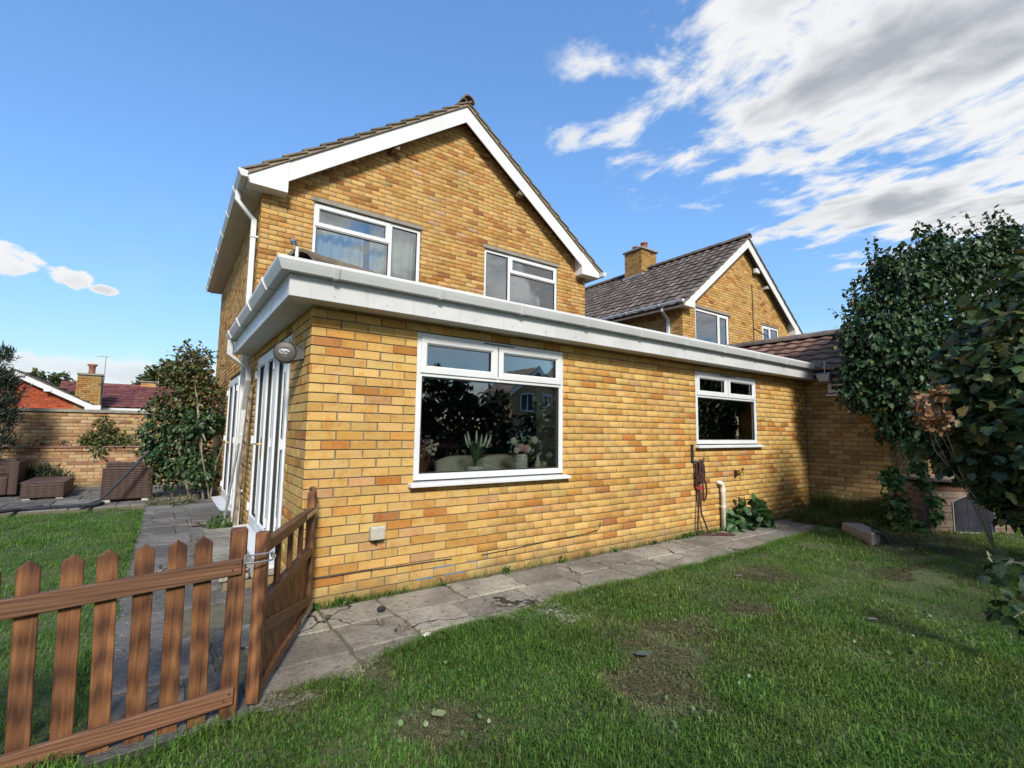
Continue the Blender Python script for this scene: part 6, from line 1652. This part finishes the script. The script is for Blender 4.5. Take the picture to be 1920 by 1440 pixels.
shrub('distant_tree', 'small dark tree top showing over the roof between red gable and tapering chimney', (-6.0, 30, 0), [(-6.1, 30, 3.5, .5, 160), (-5.6, 30, 3.7, .4, 120), (-6.5, 30, 3.7, .35, 80), (-5.2, 30, 3.3, .35, 80)], 'small', .22, .1, PAL_FAR, 1.3, cat='tree', group='trees beyond the bungalow', trunk=3.3)
shrub('roof_edge_tree', 'thin leafy tree top behind the maroon ridge', (-3.6, 30, 0), [(-3.2, 30, 3.15, .25, 60), (-2.7, 30, 3.1, .2, 50), (-2.2, 30, 3.0, .2, 50)], 'small', .18, .1, PAL_FAR, 1.2, cat='tree', group='trees beyond the bungalow', trunk=3.0)

# tall hedge behind the viewpoint: shades the near lawn and fills the mirror in the windows
hb = []
for x in np.arange(-3.0, 13.5, .62):
    top = 1.75 + .35 * math.sin(x * 1.7) + .25 * math.sin(x * 4.1 + 1) + (.5 if 3.2 < x < 6.5 else 0) - (.35 if x > 7.5 else 0)
    for z in np.arange(.35, top, .62): hb.append((x + random.uniform(-.15, .15), -6.7 + random.uniform(-.2, .2), z, .55, 190))
    hb.append((x, -6.7, top, .34, 110))
bh = thing('boundary_hedge', (5, -6.7, 0), 'tall dark boundary hedge along the back of the lawn', 'hedge')
P, D = leaf_points(hb, .4, rg, .35, 1.0); foliage('leaves', bh, P, D, 'small', .21, .4, [(.6, (.016, .030, .014)), (.4, (.024, .042, .016))], M['leaf'], rg)
branches(bh, (3, -6.7, 0), [(3.1, -6.7, 2.2)], .05, M['bark'], 'stem'); branches(bh, (7, -6.7, 0), [(7.1, -6.7, 2.0)], .05, M['bark'], 'stem')

# ------------------------------------------------------------------ grass
GREENS = np.array([(.100, .210, .034), (.140, .260, .046), (.070, .165, .038), (.170, .215, .055), (.28, .25, .125), (.19, .16, .09)])
PATCH = [(1.87, -1.81, .42), (.23, -2.01, .34), (-.02, -1.16, .30), (6.6, -1.95, .75), (2.85, -1.89, .22), (1.3, -2.2, .3), (5.2, -2.3, .45), (3.9, -1.5, .3), (-.6, -2.3, .3)]


def blades(xs, ys, h, w, rng, segs, straw=0.09):
    n = len(xs); h = np.broadcast_to(np.asarray(h, float), (n,)); w = np.broadcast_to(np.asarray(w, float), (n,))
    dry = np.zeros(n)
    for (px, py, pr) in PATCH: dry = np.maximum(dry, 1 - ss(np.hypot(xs - px, (ys - py) * 1.25) / pr + 1.5 * (vnoise(xs, ys, 3.2, 9) - .5) + .8 * (vnoise(xs, ys, 9.0, 10) - .5), .35, 1.25))
    g = vnoise(xs, ys, .9, 31) * .55 + vnoise(xs, ys, 2.7, 32) * .45
    keep = rng.random(n) > dry * .62
    keep &= rng.random(n) < (.55 + .9 * vnoise(xs, ys, 6.0, 33))
    xs, ys, dry, g, h, w = xs[keep], ys[keep], dry[keep], g[keep], h[keep], w[keep]; n = len(xs)
    r1 = rng.random(n)
    base = np.where((r1 < .45)[:, None], GREENS[0], np.where((r1 < .75)[:, None], GREENS[1], GREENS[2]))
    yel = ss(g, .48, .85)[:, None] * .55; base = base * (1 - yel) + GREENS[3] * yel
    dr = np.clip(dry + (rng.random(n) < straw) * .8, 0, 1)[:, None] * (.45 + .5 * rng.random((n, 1))); tgt = np.where((rng.random(n) < .6)[:, None], GREENS[4], GREENS[5]); base = base * (1 - dr) + tgt * dr
    base = base * (.55 + .9 * rng.random((n, 1))) * (.8 + .4 * vnoise(xs, ys, 5.0, 61))[:, None]
    a = rng.random(n) * 6.283; lean = .2 + 1.15 * rng.random(n); hh = h * (.55 + .9 * rng.random(n)) * (1 - .5 * dry) * (.55 + .9 * vnoise(xs, ys, 4.3, 62)); ww = w * (.7 + .6 * rng.random(n))
    dx, dy = np.cos(a), np.sin(a); z0 = gh(xs, ys) - .004; sx, sy = -dy * ww / 2, dx * ww / 2
    b0 = np.stack([xs - sx, ys - sy, z0], 1); b1 = np.stack([xs + sx, ys + sy, z0], 1)
    tip = np.stack([xs + dx * hh * lean, ys + dy * hh * lean, z0 + hh * np.maximum(.12, 1 - .55 * lean)], 1)
    if segs == 1:
        V = np.stack([b0, b1, tip], 1).reshape(-1, 3); F = np.arange(3 * n).reshape(-1, 3); C = np.repeat(base, 3, 0)
    else:
        k = .55; mx = xs + dx * hh * lean * .30; my = ys + dy * hh * lean * .30; mz = z0 + hh * .62
        m0 = np.stack([mx - sx * .8, my - sy * .8, mz], 1); m1 = np.stack([mx + sx * .8, my + sy * .8, mz], 1)
        V = np.stack([b0, b1, m0, m1, tip], 1).reshape(-1, 3); o = (np.arange(n) * 5)[:, None, None]
        F = (np.array([(0, 1, 3), (0, 3, 2), (2, 3, 4)])[None] + o).reshape(-1, 3); C = np.repeat(base, 5, 0)
    return V, F, C


def grass_object(name, specs, label=None):
    Vs, Fs, Cs = [], [], []; off = 0
    for (xs, ys, h, w, segs, *st_) in specs:
        V, F, C = blades(xs, ys, h, w, rg, segs, *st_); Vs.append(V); Fs.append(F + off); Cs.append(C); off += len(V)
    o = np_mesh(name, np.concatenate(Vs), np.concatenate(Fs), M['grass'], np.concatenate(Cs)); o['kind'] = 'stuff'
    return o


def rect(x0, x1, y0, y1, dens):
    n = int((x1 - x0) * (y1 - y0) * dens); return x0 + (x1 - x0) * rg.random(n), y0 + (y1 - y0) * rg.random(n)


def front_ok(x, y):
    e = path_edge(x) + .06 * (vnoise(x, y, 7.0, 41) - .5)
    return (y < e) & ~((x < -.42) & (y > -1.24)) & ~((x > -1.08) & (x < -.45) & (y > -1.34 + .05 * np.sin(x * 9)))


def by_distance(x, y, d0=3.2, pw=.85):
    d = np.hypot(x - CAMP[0], y - CAMP[1]); d = np.hypot(d, 1.37)
    return rg.random(len(x)) < np.minimum(1, d0 / d) ** pw, d


sp = []
x, y = rect(-3.2, 9.5, -6.2, -.4, 12000); k = front_ok(x, y); x, y = x[k], y[k]
k, d = by_distance(x, y); k &= (y > -4.3) | (rg.random(len(x)) < .25); x, y, d = x[k], y[k], d[k]
n_ = d < 4.6 + .9 * (rg.random(len(d)) - .5) * 2; sp.append((x[n_], y[n_], .043, .0034 + .0005 * d[n_], 2)); sp.append((x[~n_], y[~n_], .042, .0030 + .00058 * d[~n_], 1))
# taller unmown tufts by the fence foot, the path edge and on the bank by the garage
x, y = rect(-1.6, -.42, -1.42, -1.22, 5200); k = front_ok(x, y); sp.append((x[k], y[k], .085, .005, 2))
x = -.3 + 7.5 * rg.random(9000); y = path_edge(x) + .03 * rg.standard_normal(9000) + .005; sp.append((x, y, .055, .0048, 1))
x, y = rect(7.2, 8.38, -1.3, -.22, 6500); sp.append((x, y, .16 + .30 * ss(x, 7.5, 8.3), .007, 2, .9))
x, y = rect(6.0, 7.9, -1.55, -.95, 3000); sp.append((x, y, .09, .006, 1, .3)); x, y = rect(6.5, 8.2, -2.5, -1.5, 3000); sp.append((x, y, .10, .006, 1, .6))
grass_object('grass', sp)
sp = []
x, y = rect(-6, -1.05, -1.2, 6.14, 9000); k = (x < -1.08 + .05 * (vnoise(x, y, 6., 8) - .5)) & (y < 6.1 + .06 * np.sin(x * 7)); x, y = x[k], y[k]
k, d = by_distance(x, y, 4.0, 1.0); k &= (x > -3.6) | (rg.random(len(x)) < .2); x, y, d = x[k], y[k], d[k]
sp.append((x, y, .040, .0034 + .0006 * d, 1, .02))
grass_object('grass', sp)
# dead thatch lying flat on the worn patches
TV = []; TC = []
for (px, py, pr) in PATCH:
    n = int(5200 * pr * pr * 3.1); x = px + pr * rg.normal(0, .65, n); y = py + pr * .8 * rg.normal(0, .6, n); k = front_ok(x, y) & (vnoise(x, y, 4.0, 71) + .5 * vnoise(x, y, 11., 72) > .62); x, y = x[k], y[k]; n = len(x)
    an = rg.random(n) * 6.283; L = .03 + .05 * rg.random(n); w = .002 + .0025 * rg.random(n); z = gh(x, y) + .004 + .008 * rg.random(n); dx, dy = np.cos(an), np.sin(an)
    TV.append(np.stack([np.stack([x - dy * w, y + dx * w, z], 1), np.stack([x + dy * w, y - dx * w, z], 1), np.stack([x + dx * L, y + dy * L, z + .014 * rg.random(n)], 1)], 1).reshape(-1, 3))
    c = np.where((rg.random(n) < .45)[:, None], np.array((.24, .205, .13)), np.where((rg.random(n) < .6)[:, None], np.array((.13, .11, .075)), np.array((.09, .12, .04)))) * (.7 + .6 * rg.random((n, 1))); TC.append(np.repeat(c, 3, 0))
TV = np.concatenate(TV); o = np_mesh('dry_thatch', TV, np.arange(len(TV)).reshape(-1, 3), M['grass'], np.concatenate(TC)); o['kind'] = 'stuff'
# clover and daisies in the sward
n = 1500; x = rg.uniform(-1.4, 7, n); y = rg.uniform(-3.2, -.95, n); k = front_ok(x, y) & (vnoise(x, y, 2.0, 51) > .52); x, y = x[k], y[k]
P = np.stack([x, y, gh(x, y) + .012 + .02 * rg.random(len(x))], 1); D = rg.standard_normal(P.shape) * .3; D[:, 2] += 1
o = foliage('clover', None, P, D, 'round', .020, .0, [(.7, (.085, .15, .05)), (.3, (.12, .19, .07))], M['leaf'], rg)
# weeds rooted in the joint between wall and path
xs = np.concatenate([rg.uniform(.0, .9, 420), rg.uniform(.9, 8.3, 700), rg.uniform(4.6, 5.6, 300)]); ys = -.035 - .03 * rg.random(len(xs))
V, F, C = blades(xs, ys, .075, .004, rg, 2); o = np_mesh('wall_weeds', V, F, M['grass'], C); o['kind'] = 'stuff'
wc = [(float(a), -.05, .03, .035, 10) for a in (.12, .32, .40, 1.2, 1.9, 2.6, 3.4, 4.1, 4.75, 4.9, 5.1, 7.0, 7.7)]
P, D = leaf_points(wc, .3, rg, .3, 1.6); P[:, 2] = np.maximum(P[:, 2], .015); o = foliage('wall_weed_leaves', None, P, D, 'round', .028, .1, [(.6, (.055, .105, .03)), (.4, (.08, .14, .04))], M['leaf'], rg)
wc = [(-.28, 3.35, .08, .14, 110), (-.22, 3.62, .08, .12, 90), (-.15, 3.2, .06, .1, 60)]
wd = thing('patio_weeds', (-.25, 3.45, 0), 'clump of green weeds at the foot of the downpipe', 'weeds')
P, D = leaf_points(wc, .3, rg, .2, 1.6); P[:, 2] = np.maximum(P[:, 2], .02); foliage('leaves', wd, P, D, 'oval', .06, .1, [(.6, (.06, .11, .03)), (.4, (.09, .14, .045))], M['leaf'], rg)
wd = thing('dry_weeds', (-.75, 6.35, 0), 'straw-coloured dry weeds on the paving below the climbing shrub', 'weeds')
P, D = leaf_points([(-.75, 6.35, .04, .16, 90), (-.5, 6.5, .04, .14, 80), (-1.0, 6.4, .03, .16, 60)], .3, rg, .2, 1.3); P[:, 2] = np.maximum(P[:, 2], .015); foliage('leaves', wd, P, D, 'needle', .10, -.2, [(.6, (.19, .17, .085)), (.4, (.10, .13, .05))], M['leaf'], rg)
# loose litter
lit = [('fallen_leaf', (3.62, -1.42, .05), 'pale dry leaf lying on the lawn near the path', (.20, .19, .13), .06), ('fallen_leaf', (.25, -1.86, .05), 'yellow-green fallen leaf on the bare patch of lawn', (.22, .26, .12), .07),
       ('fallen_leaf', (1.55, -2.0, .05), 'blue-grey fallen leaf in the middle of the lawn', (.07, .10, .09), .09), ('fallen_leaf', (3.42, -2.55, .05), 'pale upturned leaf on the lawn at the right edge', (.18, .17, .13), .055)]
for nm, loc, lab, c, s in lit:
    v, f = leaf_template('round'); V = v * s; V[:, 2] = V[:, 2] * 1.6 + .01; z = float(gh(loc[0], loc[1])) + .025
    o = np_mesh(nm, V + np.array((loc[0], loc[1], z), np.float32), f, plain('dead_leaf', c, rough=.7), None, None, (loc[0], loc[1], z)); tag(o, lab, 'leaf', 'fallen leaves')
mb = MB(); mb.ball((.62, -.93, .018), .035, .02, .012); o = mb.build('white_pebble', M['ceramic']); tag(o, 'small white pebble on the path edge', 'pebble')
mb = MB(); mb.ball((.52, -.36, .03), .035, .03, .02, 7, 5); o = mb.build('dark_stone', M['black']); tag(o, 'small dark clod lying on the path near the gate', 'stone')
for i, (x0, y0) in enumerate(((.42, -.62), (.50, -.80))):
    mb = MB()
    for k in range(9): an = random.uniform(0, 6.28); mb.tube([(x0, y0, .01), (x0 + math.cos(an) * .03, y0 + math.sin(an) * .03, .05), (x0 + math.cos(an) * .07, y0 + math.sin(an) * .06, .06 + .03 * random.random())], .003, 3, False)
    o = mb.build('dry_sprig', M['bark']); tag(o, ('dry brown weed sprig in the joint nearest the wall', 'dry brown weed sprig in the joint nearest the lawn')[i], 'weed', 'dry sprigs in the path joints')
